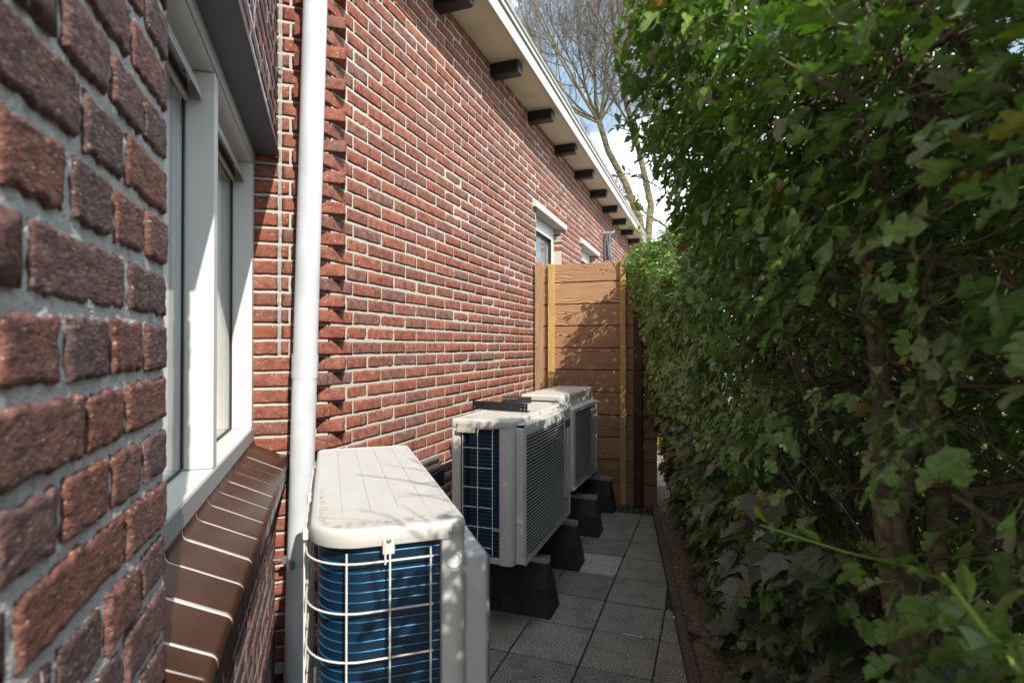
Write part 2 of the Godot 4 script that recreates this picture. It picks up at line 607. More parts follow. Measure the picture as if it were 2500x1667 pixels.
# a sawn board: rings cut lengthwise (flames), fine pores, a few knots
func wood_texture(sd: int, flames: bool) -> ImageTexture:
	var w := 768
	var h := 256
	var im := Image.create(w, h, false, Image.FORMAT_RGB8)
	var f := FastNoiseLite.new()
	f.seed = sd
	f.frequency = 1.0
	f.fractal_octaves = 3
	var r := RandomNumberGenerator.new()
	r.seed = sd
	var knots := []
	for k in 4:
		knots.append([r.randf_range(0.05, 0.95), r.randf_range(0.15, 0.85), r.randf_range(0.012, 0.03)])
	for y in h:
		var v := float(y) / h
		for x in w:
			var u := float(x) / w
			var d := (v - 0.5) * 5.0 + f.get_noise_2d(u * 1.2, v * 0.6) * 1.6
			if flames:
				d = sqrt(pow((v - 0.5) * 4.0, 2.0) + 0.2) * 2.2 + u * 2.4 + f.get_noise_2d(u * 2.0, v * 1.5) * 0.7
			var dark := 0.0
			for k in knots:
				var q := Vector2((u - k[0]) * 3.0, v - k[1]).length()
				d += 1.7 * exp(-q * q * 60.0)
				dark = maxf(dark, clampf(1.25 - q / k[2], 0.0, 1.0))
			var ring := fposmod(d * 3.2, 1.0)
			ring = pow(ring, 2.5)
			var pore := f.get_noise_2d(u * 14.0, v * 160.0) * 0.5 + 0.5
			var s := 1.0 - 0.48 * ring - 0.10 * pore - 0.06 * f.get_noise_2d(u * 3.0, v * 5.0 + 9.0)
			s = lerpf(s, 0.3, dark * 0.85)
			im.set_pixel(x, y, Color(clampf(s, 0, 1), clampf(pow(s, 1.25), 0, 1), clampf(pow(s, 1.5), 0, 1)))
	return ImageTexture.create_from_image(im)


# ivy: dark blade, pale veins running from the stalk into each lobe
func ivy_texture() -> ImageTexture:
	var s := 128
	var im := Image.create(s, s, false, Image.FORMAT_RGB8)
	var ends := [Vector2(0.5, 1.0), Vector2(0.08, 0.72), Vector2(0.92, 0.72), Vector2(0.16, 0.2), Vector2(0.84, 0.2)]
	var b := Vector2(0.5, 0.14)
	for y in s:
		for x in s:
			var p := Vector2(float(x) / s, float(y) / s)
			var best := 1.0
			for e in ends:
				var q := Geometry2D.get_closest_point_to_segment(p, b, e)
				best = minf(best, p.distance_to(q))
			var vein := clampf(1.0 - best / 0.022, 0.0, 1.0)
			var k := 0.62 + 0.06 * sin(p.x * 61.0) * sin(p.y * 47.0)
			im.set_pixel(x, y, Color(k, k, k).lerp(Color(1.0, 1.0, 0.86), vein * 0.75))
	return ImageTexture.create_from_image(im)


# ---------------------------------------------------------------- masonry
# a hand-rough brick: x length, y height, z outwards; the face lies at z = 0
func rough_brick(mb: MB, xf: Transform3D, size: Vector3, nx: int, ny: int, amp: float, edge: float, sd: float, soft := 0.006) -> void:
	var rows := []
	var hx := size.x * 0.5
	var hy := size.y * 0.5
	for j in range(-1, ny + 2):
		var row := PackedVector3Array()
		var fy := clampf(float(j) / ny, 0.0, 1.0)
		for i in range(-1, nx + 2):
			var fx := clampf(float(i) / nx, 0.0, 1.0)
			# more points near the edges
			var x := (fx * 2.0 - 1.0)
			var y := (fy * 2.0 - 1.0)
			x = signf(x) * (1.0 - pow(1.0 - absf(x), 1.35)) * hx
			y = signf(y) * (1.0 - pow(1.0 - absf(y), 1.35)) * hy
			var z := 0.0
			var dd := minf(hx - absf(x), hy - absf(y))
			if dd < soft:
				z = -soft + sqrt(maxf(0.0, soft * soft - (soft - dd) * (soft - dd)))
			var ox := nz2.get_noise_2d(y * 60.0 + sd * 7.0, signf(x) * 9.0 + sd) * edge
			var oy := nz2.get_noise_2d(x * 45.0 + sd * 5.0, signf(y) * 7.0 + sd * 3.0) * edge
			var p := Vector3(x + ox * absf(x) / hx, y + oy * absf(y) / hy, z)
			p.z += nz.get_noise_3d(x * 40.0 + sd * 13.0, y * 40.0, sd) * amp + nz2.get_noise_3d(x * 170.0, y * 170.0 + sd * 11.0, sd) * amp * 0.5
			if i < 0 or j < 0 or i > nx or j > ny:
				p.z = -size.z
			row.append(xf * p)
		rows.append(row)
	mb.grid(rows, false, [xf.basis * Vector3(0, 0, 1)])


func shown(p: Vector3, size: Vector2) -> float:
	var q := Basis(Vector3.UP, deg_to_rad(-YAW)) * (p - Vector3(0, EYE, 0))
	var z := -q.z
	if z < 0.15:
		return 0.0
	if absf(q.x / z) > 0.98 or absf(q.y / z) > 0.68:
		return 0.0
	return size.x * size.y / (z * z)


# bricks: [transform (house axes), size, tone, pool]; the largest in view become parts, the rest one mass
func lay(root: Node3D, list: Array, mats: Array, most: int, called: String) -> void:
	var variants := {}
	for e in list:
		var xf: Transform3D = root.transform * e[0]
		e.append(shown(xf.origin, Vector2(e[1].x, e[1].y)) * absf(xf.basis.z.normalized().dot((xf.origin - Vector3(0, EYE, 0)).normalized())) if e[3] != "hidden" else 0.0)
	list.sort_custom(func(a, b): return a[4] > b[4])
	var rest: Array[MB] = []
	for m in mats:
		rest.append(MB.new())
	for k in list.size():
		var e: Array = list[k]
		if k < most and e[4] > 0.0:
			var mesh: ArrayMesh
			if e[3] == "near":
				var mb := MB.new()
				rough_brick(mb, Transform3D(), e[1], maxi(8, int(e[1].x / 0.006)), 12, 0.0013, 0.0045, k * 1.7, 0.0035)
				mesh = mb.mesh()
			else:
				var key := "%d_%d_%d" % [roundi(e[1].x * 100.0), roundi(e[1].y * 500.0), k % 6]
				if not variants.has(key):
					var mb := MB.new()
					rough_brick(mb, Transform3D(), e[1], maxi(4, int(e[1].x / 0.02)), 4, 0.0010, 0.0026, variants.size() * 3.1, 0.0018)
					variants[key] = mb.mesh()
				mesh = variants[key]
			var o := part("brick", mesh, mats[e[2]], root)
			o.transform = e[0]
		else:
			rough_brick(rest[e[2]], e[0], e[1], 5, 3, 0.0010, 0.0024, k * 0.77, 0.0018)
	var am := ArrayMesh.new()
	for i in mats.size():
		rest[i].into(am, mats[i])
	var s := part(called, am, null, root)
	s.set_meta("kind", "stuff")


func build_house() -> void:
	var h := thing("brick_house", "long red brick house wall with pale joints, toothed corner and white eaves", "house", Vector3(XW, 0, 0))
	var lf := h.transform.affine_inverse() * Transform3D(Basis(Vector3.UP, deg_to_rad(LTURN)), L0)
	var list := []
	var face := Basis(Vector3(0, 0, -1), Vector3.UP, Vector3(1, 0, 0))     # length along -z, outwards +x
	var lface := lf.basis * Basis(Vector3(1, 0, 0), Vector3.UP, Vector3(0, 0, 1))
	var top := 51
	var wins := [[4.62, 5.50, 1.05, 2.46], [6.42, 7.28, 1.6, 2.46]]
	for r in top:
		var y := ROW0 + r * ROW + ROW * 0.5
		var odd := r % 2 == 1
		var joints := [1.7384 if odd else 1.9547]
		var s := 1.9988 if odd else 1.9988 + 0.1085
		while s < 12.0:
			joints.append(s + rng.randf_range(-0.004, 0.004))
			s += 0.217
		for i in joints.size() - 1:
			var a: float = joints[i] + 0.0049
			var b: float = joints[i + 1] - 0.0049
			for w in wins:
				if y > w[2] and y < w[3] + 0.055:
					var pad := 0.1 if y > w[3] else 0.0
					var w0: float = w[0] - pad
					var w1: float = w[1] + pad
					if a > w0 and b < w1:
						b = a
					elif a < w0 and b > w0:
						b = w0
					elif a < w1 and b > w1:
						a = w1
			if b - a < 0.02:
				continue
			var jit := Vector3(rng.randf_range(-0.0015, 0.0015), rng.randf_range(-0.001, 0.001), 0)
			var kind := "" if (y > 0.55 or a > 3.0) else "hidden"
			list.append([Transform3D(face.rotated(Vector3.RIGHT, rng.randf_range(-0.006, 0.006)), Vector3(0, y, -(a + b) * 0.5) + jit), Vector3(b - a, 0.0522 + rng.randf_range(-0.001, 0.001), 0.09), rng.randi_range(0, 9), kind])
		# pier that faces the lens; even courses run through past the corner
		var spans := []
		if odd:
			spans = [[-0.30, -0.192], [-0.178, -0.152], [-0.143, -0.04], [-0.03, 0.0]] if y > 1.24 else [[-0.30, -0.135], [-0.125, 0.0]]
		else:
			spans = [[-0.30, -0.192], [-0.178, -0.06], [-0.05, 0.064]] if y > 1.24 else [[-0.30, -0.142], [-0.13, -0.06], [-0.05, 0.064]]
		for sp in spans:
			var cx: float = 0.195 + (sp[0] + sp[1]) * 0.5
			var kind := "" if y > 0.35 else "hidden"
			var out := 0.0 if sp[1] < 0.05 else 0.001
			list.append([Transform3D(lface.rotated(Vector3.UP, rng.randf_range(-0.004, 0.004)), lf * Vector3(cx, y + rng.randf_range(-0.001, 0.001), out + rng.randf_range(-0.001, 0.001))), Vector3(sp[1] - sp[0], 0.0522, 0.09), rng.randi_range(0, 9), kind])
	lay(h, list, brick_mats, 300, "brick_mass")

	# mortar bodies, with the window holes left open
	var mo := MB.new()
	var x0 := -0.30
	var x1 := -0.0028
	var hy := 3.3
	var pieces := [[1.857, 4.62, 0.0, hy], [4.62, 5.50, 0.0, 1.05], [4.62, 5.50, 2.46, hy], [5.50, 6.42, 0.0, hy], [6.42, 7.28, 0.0, 1.6], [6.42, 7.28, 2.46, hy], [7.28, 12.0, 0.0, hy]]
	for p in pieces:
		mo.box(T(Vector3((x0 + x1) * 0.5, (p[2] + p[3]) * 0.5, -(p[0] + p[1]) * 0.5)), Vector3(x1 - x0, p[3] - p[2], p[1] - p[0]), 0.0)
	part("wall_mortar", mo, M.lime_mortar, h)
	var pm := MB.new()
	pm.box(lf * T(Vector3(-0.155, 1.65, -0.153)), Vector3(0.69, 3.3, 0.30), 0.0)
	part("pier_mortar", pm, M.lime_mortar, h)
	# the cement-filled joint beside the window wall
	for r in range(19, 52):
		var y := ROW0 + r * ROW + ROW * 0.5
		if y < 1.24 or y > 2.02 and y < 2.05:
			continue
		var cj := MB.new()
		rough_brick(cj, Transform3D(lface, lf * Vector3(0.010, y, -0.0008 - 0.002 * rng.randf())), Vector3(0.0165 + 0.008 * rng.randf(), 0.0625, 0.02), 3, 5, 0.0022, 0.004, r * 2.2, 0.003)
		part("cement_fillet", cj, M.cement, h)

	# windows beyond the fence
	for w in wins:
		var mid: float = -(w[0] + w[1]) * 0.5
		var wl: float = w[1] - w[0]
		var lt := part("lintel", bx(Vector3(0.13, 0.056, wl + 0.2), Vector3(-0.035, w[3] + 0.028, mid), 0.004), M.lintel_white, h)
		var wy: float = (w[2] + w[3]) * 0.5
		var wh: float = w[3] - w[2]
		var fr := Node3D.new()
		fr.name = "window"
		h.add_child(fr, true)
		var f := MB.new()
		f.box(T(Vector3(-0.12, w[3] - 0.036, mid)), Vector3(0.07, 0.07, wl), 0.003)
		f.box(T(Vector3(-0.12, w[2] + 0.036, mid)), Vector3(0.07, 0.07, wl), 0.003)
		for e in [w[0] + 0.032, w[1] - 0.032]:
			f.box(T(Vector3(-0.12, wy, -e)), Vector3(0.068, wh - 0.142, 0.062), 0.003)
		part("frame", f, M.frame_white, fr)
		var sash := MB.new()
		sash.box(T(Vector3(-0.105, w[3] - 0.10, mid)), Vector3(0.06, 0.055, wl - 0.13), 0.003)
		for e in [w[0] + 0.092, w[1] - 0.092]:
			sash.box(T(Vector3(-0.105, wy - 0.02, -e)), Vector3(0.058, wh - 0.16, 0.05), 0.003)
		part("sash", sash, M.frame_white, fr)
		part("pane", bx(Vector3(0.006, wh - 0.14, wl - 0.15), Vector3(-0.115, wy - 0.02, mid), 0.0), M.glass, fr)
		part("blind", bx(Vector3(0.02, wh - 0.02, wl - 0.02), Vector3(-0.26, wy, mid), 0.0), M.room, fr)
		var gk := MB.new()
		gk.box(T(Vector3(-0.0955, wy - 0.03, -(w[1] - 0.121))), Vector3(0.03, wh - 0.2, 0.007), 0.0)
		gk.box(T(Vector3(-0.0955, w[3] - 0.131, mid)), Vector3(0.03, 0.006, wl - 0.25), 0.0)
		part("gasket", gk, M.gasket, fr)

	# eaves: soffit boards, black rafter ends, white fascia and roof edge
	var ye := 3.225
	var eave0 := 1.86
	var eave1 := 12.0
	var zc := -(eave0 + eave1) * 0.5
	var ll := eave1 - eave0
	var s0 := eave0
	var k := 0
	var raf := 2.765
	var rafters := []
	while raf < 12.0:
		rafters.append(raf)
		raf += 0.836
	for i in rafters.size() + 1:
		var a: float = eave0 if i == 0 else rafters[i - 1]
		var b: float = eave1 if i == rafters.size() else rafters[i]
		part("soffit_board", bx(Vector3(0.245, 0.012, b - a - 0.002), Vector3(0.1165, ye + 0.006, -(a + b) * 0.5), 0.001), M.soffit_board, h)
	for a in rafters:
		var m := MB.new()
		m.box(T(Vector3(0.09, ye - 0.044, -a)), Vector3(0.235, 0.088, 0.098), 0.012)
		part("rafter_end", m, M.rafter_black, h)
	part("fascia_board", bx(Vector3(0.022, 0.085, ll), Vector3(0.2505, ye + 0.028, zc), 0.003), M.fascia_white, h)
	part("fascia_groove", bx(Vector3(0.018, 0.014, ll), Vector3(0.2515, ye + 0.0775, zc), 0.001), M.trim_dark, h)
	part("fascia_board", bx(Vector3(0.03, 0.03, ll), Vector3(0.2565, ye + 0.0995, zc), 0.004), M.fascia_white, h)
	part("roof_edge", bx(Vector3(0.06, 0.03, ll), Vector3(0.2515, ye + 0.1305, zc), 0.006), M.trim_grey, h)
	var rf := MB.new()
	rf.prism(PackedVector2Array([Vector2(-4.5, ye + 0.9), Vector2(-4.5, ye + 0.95), Vector2(0.235, ye + 0.152), Vector2(0.235, ye + 0.10)]), Vector3(0, 0, -eave0), Vector3(1, 0, 0), Vector3(0, 1, 0), Vector3(0, 0, -ll))
	part("roof", rf, M.roof_felt, h)
	part("rear_wall", bx(Vector3(0.2, 3.9, ll), Vector3(-4.4, 1.95, zc), 0.0), M.lime_mortar, h)
	part("gable_wall", bx(Vector3(4.05, 3.25, 0.2), Vector3(-2.3, 1.62, -11.88), 0.0), M.lime_mortar, h)


func build_annex() -> void:
	var h := thing("window_wing", "dark weathered brick wing with wide white window close at the left", "house", L0, LTURN)
	var list := []
	var face := Basis(Vector3(0, 0, 1), Vector3.UP, Vector3(-1, 0, 0))
	face = Basis(Vector3(0, 0, -1), Vector3.UP, Vector3(1, 0, 0))
	var jw := 0.0155
	for r in 52:
		var y := AROW0 + r * AROW + AROW * 0.5
		var segs := []
		if y > 0.80 and y < 2.013:
			segs = [[1.54, 2.55]]
		else:
			segs = [[0.0, 2.55]]
		for sg in segs:
			var a: float = sg[0]
			var n := 0
			while a < sg[1]:
				var kind := r % 4
				var l := 0.205
				if kind == 0:
					l = 0.14 if n == 0 else 0.207
				elif kind == 1:
					l = 0.085 if n == 0 else 0.100
				elif kind == 2:
					l = 0.145 if n == 0 else (0.104 if n % 3 == 1 else 0.208)
				else:
					l = 0.09 if n == 0 else (0.098 if n < 4 else 0.205)
				l += rng.randf_range(-0.006, 0.006)
				var b := minf(a + l, sg[1])
				var first := 0.0 if n == 0 else jw * 0.5
				if b - a > 0.03:
					var near := a > 1.45 and b < 2.5 and y > 0.72 and y < 1.85
					var hgt := 0.0505 + rng.randf_range(-0.0025, 0.0025)
					var visible := near or (b <= 1.7 and (y > 2.0 and y < 2.75 or y > 0.1 and y < 0.82))
					list.append([Transform3D(face.rotated(Vector3.RIGHT, rng.randf_range(-0.014, 0.014)), Vector3(rng.randf_range(-0.002, 0.002), y + rng.randf_range(-0.0015, 0.0015), (a + first + b - jw * 0.5) * 0.5)), Vector3(b - a - first - jw * 0.5, hgt, 0.09), rng.randi_range(0, dark_brick_mats.size() - 1), "near" if near else ("" if visible else "hidden")])
				a = b
				n += 1
	lay(h, list, dark_brick_mats, 290, "brick_mass")

	# mortar: a rough sheet close by, plain bodies elsewhere
	var sheet := MB.new()
	var rows := []
	var st := 0.007
	for j in range(0, int(1.25 / st)):
		var row := PackedVector3Array()
		for i in range(0, int(1.02 / st)):
			var a := 1.535 + i * st
			var y := 0.68 + j * st
			var d := nz.get_noise_2d(a * 45.0, y * 45.0) * 0.003 + nz2.get_noise_2d(a * 150.0, y * 150.0) * 0.0018
			row.append(Vector3(-0.0048 + d, y, a))
		rows.append(row)
	sheet.grid(rows, false, [Vector3.RIGHT])
	part("joint_mortar", sheet, M.grey_mortar, h)
	var mo := MB.new()
	var xa := -0.0145
	mo.box(T(Vector3((xa - 0.3) * 0.5, 1.65, 2.05)), Vector3(xa + 0.3, 3.3, 1.0), 0.0)
	mo.box(T(Vector3((xa - 0.3) * 0.5, 0.39, 0.775)), Vector3(xa + 0.3, 0.78, 1.55), 0.0)
	mo.box(T(Vector3((xa - 0.3) * 0.5, 2.66, 0.775)), Vector3(xa + 0.3, 1.28, 1.55), 0.0)
	part("wall_mortar", mo, M.grey_mortar, h)
	var mo2 := MB.new()
	var mo3 := MB.new()
	mo2.box(T(Vector3(-0.0095, 2.66, 0.7725)), Vector3(0.012, 1.28, 1.53), 0.0)
	mo3.box(T(Vector3(-0.0095, 0.385, 0.7725)), Vector3(0.012, 0.77, 1.53), 0.0)
	part("wall_mortar", mo2, M.grey_mortar, h)
	part("wall_mortar", mo3, M.grey_mortar, h)
	# near reveal of the opening: brick ends
	for r in range(13, 32):
		var y := AROW0 + r * AROW + AROW * 0.5
		var m := MB.new()
		rough_brick(m, Transform3D(Basis(Vector3(-1, 0, 0), Vector3.UP, Vector3(0, 0, -1)), Vector3(-0.052, y, 1.5395)), Vector3(0.09, 0.0525, 0.02), 5, 3, 0.0012, 0.002, r * 1.9, 0.004)
		part("brick", m, dark_brick_mats[r % 6], h)

	# painted steel over the opening
	var lm := MB.new()
	lm.box(T(Vector3(-0.0385, 2.0105, 0.772)), Vector3(0.087, 0.005, 1.53), 0.001)
	lm.box(T(Vector3(0.0065, 2.0135, 0.772)), Vector3(0.003, 0.011, 1.53), 0.001)
	part("steel_lintel", lm, M.lintel_grey, h)

	# window
	var w := Node3D.new()
	w.name = "window"
	h.add_child(w, true)
	var fx := -0.081
	var dep := 0.068
	var fc := fx - dep * 0.5
	var head := MB.new()
	head.box(T(Vector3(fc - 0.02, 1.9845, 0.77)), Vector3(dep + 0.04, 0.047, 1.54), 0.002)
	part("head_rail", head, M.frame_white, w)
	part("shade_strip", bx(Vector3(0.004, 0.045, 1.53), Vector3(fx + 0.0022, 1.9845, 0.768), 0.001), M.frame_shade_grey, w)  # added grey strips paint the shaded fronts of head and bottom rails
	part("shade_strip", bx(Vector3(0.004, 0.046, 1.53), Vector3(fx + 0.0022, 0.9355, 0.768), 0.001), M.frame_shade_grey, w)  # bottom rail front, shade painted the same way
	part("bottom_rail", bx(Vector3(dep + 0.04, 0.049, 1.54), Vector3(fc - 0.02, 0.937, 0.77), 0.003), M.frame_white, w)
	for a in [0.0255, 1.5145]:
		part("jamb", bx(Vector3(dep, 0.998, 0.05), Vector3(fc, 1.4615, a), 0.002), M.frame_white, w)
	part("mullion", bx(Vector3(dep, 0.998, 0.043), Vector3(fc, 1.4615, 0.755), 0.003), M.frame_white, w)
	for sp in [[0.052, 0.732], [0.778, 1.488]]:
		var c: float = (sp[0] + sp[1]) * 0.5
		var l: float = sp[1] - sp[0]
		part("pane", bx(Vector3(0.006, 0.985, l - 0.004), Vector3(-0.156, 1.4615, c), 0.0), M.glass, w)
		var gk := MB.new()
		gk.box(T(Vector3(-0.1505, 1.4615, sp[0] + 0.0045)), Vector3(0.005, 0.985, 0.007), 0.0)
		gk.box(T(Vector3(-0.1505, 1.4615, sp[1] - 0.0045)), Vector3(0.005, 0.985, 0.007), 0.0)
		gk.box(T(Vector3(-0.1505, 0.9655, c)), Vector3(0.005, 0.006, l - 0.02), 0.0)
		part("gasket", gk, M.gasket, w)
		# ventilation strip: tilted aluminium flap with an open dark slot and a tan end cap
		var vt := MB.new()
		vt.box(Transform3D(Basis(Vector3(0, 0, 1), deg_to_rad(16)), Vector3(-0.113, 1.905, c)), Vector3(0.003, 0.05, l - 0.012), 0.001)
		part("vent_flap", vt, M.aluminium, w)
		part("vent_slot", bx(Vector3(0.012, 0.04, l - 0.02), Vector3(-0.146, 1.912, c), 0.001), M.gasket, w)
		part("vent_bar", bx(Vector3(0.014, 0.012, l - 0.014), Vector3(-0.1435, 1.885, c), 0.004), M.vent_tan, w)
		part("vent_cap", bx(Vector3(0.036, 0.05, 0.004), Vector3(-0.1315, 1.905, sp[0] + 0.008), 0.001), M.vent_tan, w)
		part("vent_cap", bx(Vector3(0.036, 0.05, 0.004), Vector3(-0.1315, 1.905, sp[1] - 0.008), 0.001), M.vent_tan, w)
		# pleated net curtain behind the glass
		var cr := []
		for j in 2:
			var row := PackedVector3Array()
			var n := int(l / 0.006)
			for i in n + 1:
				var a: float = sp[0] + 0.01 + (l - 0.02) * i / n
				row.append(Vector3(-0.19 + 0.010 * sin(a * 210.0) + 0.004 * sin(a * 67.0), 0.95 + j * 1.0, a))
			cr.append(row)
		var cm := MB.new()
		cm.grid(cr, false, [Vector3.RIGHT])
		part("curtain", cm, M.curtain, w)
	part("end_wall", bx(Vector3(2.7, 3.3, 0.2), Vector3(-1.66, 1.65, 2.44), 0.0), M.grey_mortar, h)
	# room behind
	var rm := MB.new()
	rm.box(T(Vector3(-2.2, 1.4, 0.8)), Vector3(0.05, 2.8, 3.0), 0.0)
	rm.box(T(Vector3(-1.3, 2.62, 0.8)), Vector3(1.9, 0.05, 3.0), 0.0)
	rm.box(T(Vector3(-1.3, 0.18, 0.8)), Vector3(1.9, 0.05, 3.0), 0.0)
	part("room_shell", rm, M.room, h)
	var rf := bx(Vector3(3.2, 0.2, 3.4), Vector3(-1.45, 3.42, 1.0), 0.0)
	part("roof", rf, M.roof_felt, h)

	# glazed sill tiles with pale joints
	var prof := [Vector2(-0.0764, 0.9115), Vector2(-0.0758, 0.9025), Vector2(-0.0720, 0.8955), Vector2(-0.064, 0.8900), Vector2(-0.03, 0.8745), Vector2(0.005, 0.858), Vector2(0.0405, 0.8416), Vector2(0.0455, 0.8382), Vector2(0.0485, 0.833), Vector2(0.0492, 0.8265), Vector2(0.0492, 0.822), Vector2(0.044, 0.82), Vector2(0.0, 0.82)]
	var sill := Node3D.new()
	sill.name = "window_sill"
	h.add_child(sill, true)
	var pitch := 0.1225
	for k in 13:
		var a0 := 0.006 + k * pitch
		var a1 := a0 + pitch - 0.0085
		if k == 12:
			a1 = minf(a1, 1.532)
		var m := MB.new()
		var rows2 := []
		var lift := rng.randf_range(-0.0012, 0.0012)
		var e := 0.003
		for q in [[a0, -0.004], [a0 + e * 0.35, -0.0012], [a0 + e, 0.0], [a1 - e, 0.0], [a1 - e * 0.35, -0.0012], [a1, -0.004]]:
			var row := PackedVector3Array()
			for i in prof.size():
				var p: Vector2 = prof[i]
				var t: Vector2 = (prof[mini(i + 1, prof.size() - 1)] - prof[maxi(i - 1, 0)]).normalized()
				var nn := Vector2(-t.y, t.x)
				if nn.dot(Vector2(0.3, 1.0)) < 0.0 and i < 9:
					nn = -nn
				p += nn * q[1]
				row.append(Vector3(p.x, p.y + lift, q[0]))
			rows2.append(row)
		m.grid(rows2, false, [Vector3(0.2, 1, 0)])
		# closed ends
		for q in [[a0, -1.0], [a1, 1.0]]:
			var poly := PackedVector2Array()
			for p in prof:
				poly.append(p + Vector2(-0.001, -0.003))
			poly.append(Vector2(-0.075, 0.82))
			var tr := Geometry2D.triangulate_polygon(poly)
			var base := m.v.size()
			for p in poly:
				m.vert(Vector3(p.x, p.y + lift, q[0]), Vector3(0, 0, q[1]))
			for t in range(0, tr.size(), 3):
				m.tri_out(base + tr[t], base + tr[t + 1], base + tr[t + 2], Vector3(0, 0, q[1]))
		part("sill_tile", m, M.brown_glaze, sill)
		part("tile_nose", bx(Vector3(0.09, 0.034, a1 - a0 - 0.002), Vector3(0.0025, 0.8028, (a0 + a1) * 0.5), 0.003), M.nose_shade, sill)  # its black stands for the shade below the tile edge
	var jb := MB.new()
	var jp := PackedVector2Array()
	for p in prof:
		jp.append(Vector2(p.x - 0.0018, p.y - 0.0022))
	jp.append(Vector2(-0.0745, 0.818))
	jb.prism(jp, Vector3(0, 0, 0.003), Vector3(1, 0, 0), Vector3(0, 1, 0), Vector3(0, 0, 1.526), 0.6)
	part("sill_joint", jb, M.sill_joint, sill)
	# chipped end of the last tile: bare clay
	var chip := MB.new()
	rough_brick(chip, Transform3D(Basis(Vector3(0.88, -0.42, 0), Vector3(0, 0, -1), Vector3(0.42, 0.88, 0)), Vector3(-0.055, 0.8845, 1.50)), Vector3(0.03, 0.05, 0.02), 8, 8, 0.004, 0.012, 4.0, 0.004)
	part("chipped_clay", chip, M.broken_clay, sill)


func build_downpipe() -> void:
	var foot := cam(-0.808, 0.0, 2.09)
	var p := thing("downpipe", "white plastic rain downpipe leaning against the toothed brick corner", "pipe", foot)
	var tip := cam(-0.708, 3.9, 2.09) - foot
	var r := 0.0442
	var m := MB.new()
	m.tube([Vector3.ZERO, tip * 0.31, tip * 0.3101], [r, r, r], 40)
	part("lower_pipe", m, M.white_pvc, p)
	var m2 := MB.new()
	m2.tube([tip * 0.295, tip * 0.2955, tip * 0.318, tip * 0.3185], [r + 0.0005, r + 0.003, r + 0.003, r], 40, false)
	m2.tube([tip * 0.316, tip], [r - 0.0004, r - 0.0004], 40)
	part("upper_pipe", m2, M.white_pvc, p)
	for hgt in [0.475, 2.75]:
		var c: Vector3 = tip * (hgt / 3.9)
		var cl := Node3D.new()
		cl.name = "bracket"
		p.add_child(cl, true)
		var band := MB.new()
		band.tube([c - tip.normalized() * 0.011, c + tip.normalized() * 0.011], [r + 0.002, r + 0.002], 32, false)
		part("clamp_band", band, M.galvanised, cl)
		var side := (cam(-1.0, 0, 2.06) - cam(-0.8, 0, 2.09)).normalized()
		var bolt := MB.new()
		bolt.tube([c + side * 0.036, c + side * 0.115], [0.0042, 0.0042], 8)
		bolt.box(Transform3D(Basis(Vector3.UP, deg_to_rad(YAW)), c + side * 0.052), Vector3(0.018, 0.026, 0.02), 0.002)
		part("bolt", bolt, M.galvanised, cl)
		var front := (cam(0, 0, -1) - cam(0, 0, 0))
		var wing := MB.new()
		wing.box(Transform3D(Basis(Vector3.UP, deg_to_rad(YAW)), c + front * 0.048 + side * 0.006 - Vector3(0, 0.006, 0)), Vector3(0.012, 0.03, 0.016), 0.002)
		part("clip", wing, M.plug_teal, cl)


# ---------------------------------------------------------------- air conditioners
func rrect(x0: float, x1: float, z0: float, z1: float, r: Array) -> PackedVector2Array:   # radii at (x0,z0) (x1,z0) (x1,z1) (x0,z1)
	var out := PackedVector2Array()
	var cs := [[x0, z0, 1, 1, PI, r[0]], [x1, z0, -1, 1, PI * 1.5, r[1]], [x1, z1, -1, -1, 0.0, r[2]], [x0, z1, 1, -1, PI * 0.5, r[3]]]
	for c in cs:
		var n := maxi(3, int(c[5] / 0.006))
		for k in n + 1:
			var a: float = c[4] + PI * 0.5 * k / n
			out.append(Vector2(c[0] + c[2] * c[5] + cos(a) * c[5], c[1] + c[3] * c[5] + sin(a) * c[5]))
	return out


func lid_texture(sd: int, stain: bool) -> ImageTexture:
	var w := 160
	var h := 448
	var im := Image.create(w, h, false, Image.FORMAT_RGB8)
	var f := FastNoiseLite.new()
	f.seed = sd
	f.frequency = 0.02
	f.fractal_octaves = 5
	var f2 := FastNoiseLite.new()
	f2.seed = sd + 5
	f2.frequency = 0.09
	f2.fractal_octaves = 3
	for y in h:
		for x in w:
			var d := f.get_noise_2d(x, y) * 0.5 + 0.5
			var s := 0.96 + 0.06 * (d - 0.5)
			var c := Color(s, s * 0.997, s * 0.985)
			if stain:
				# brown algae tide-mark left by standing water along the near rim, as the photo shows
				var e := float(h - 1 - y)
				var rim := minf(e - 14.0, (float(x) - 10.0) * 1.2 + e * 0.1)
				var band := exp(-pow((rim - 6.0) / 9.0, 2.0))
				var q := clampf(band * (f2.get_noise_2d(x, y) * 1.5 + 0.35), 0.0, 1.0)
				c = c.lerp(Color(0.66, 0.54, 0.40), q * 0.5)
			else:
				var q := clampf(f2.get_noise_2d(x * 0.6, y * 0.25) * 1.6 - 0.25, 0.0, 1.0)
				c = c.lerp(Color(0.7, 0.6, 0.48), q * 0.35)
			im.set_pixel(x, y, c)
	return ImageTexture.create_from_image(im)


func screw(m: MB, at: Vector3, axis: Vector3, r := 0.004) -> void:
	m.disc(at, axis, [[r, 0.0], [r, r * 0.35], [r * 0.7, r * 0.6], [r * 0.3, r * 0.55], [0.0, r * 0.4]], 12)


func dish(m: MB, at: Vector3, axis: Vector3, r: float) -> void:
	m.disc(at, axis, [[r * 1.12, 0.0004], [r, 0.0014], [r * 0.9, 0.0006], [r * 0.5, -0.0046], [r * 0.42, -0.006], [0.0, -0.006]], 24)


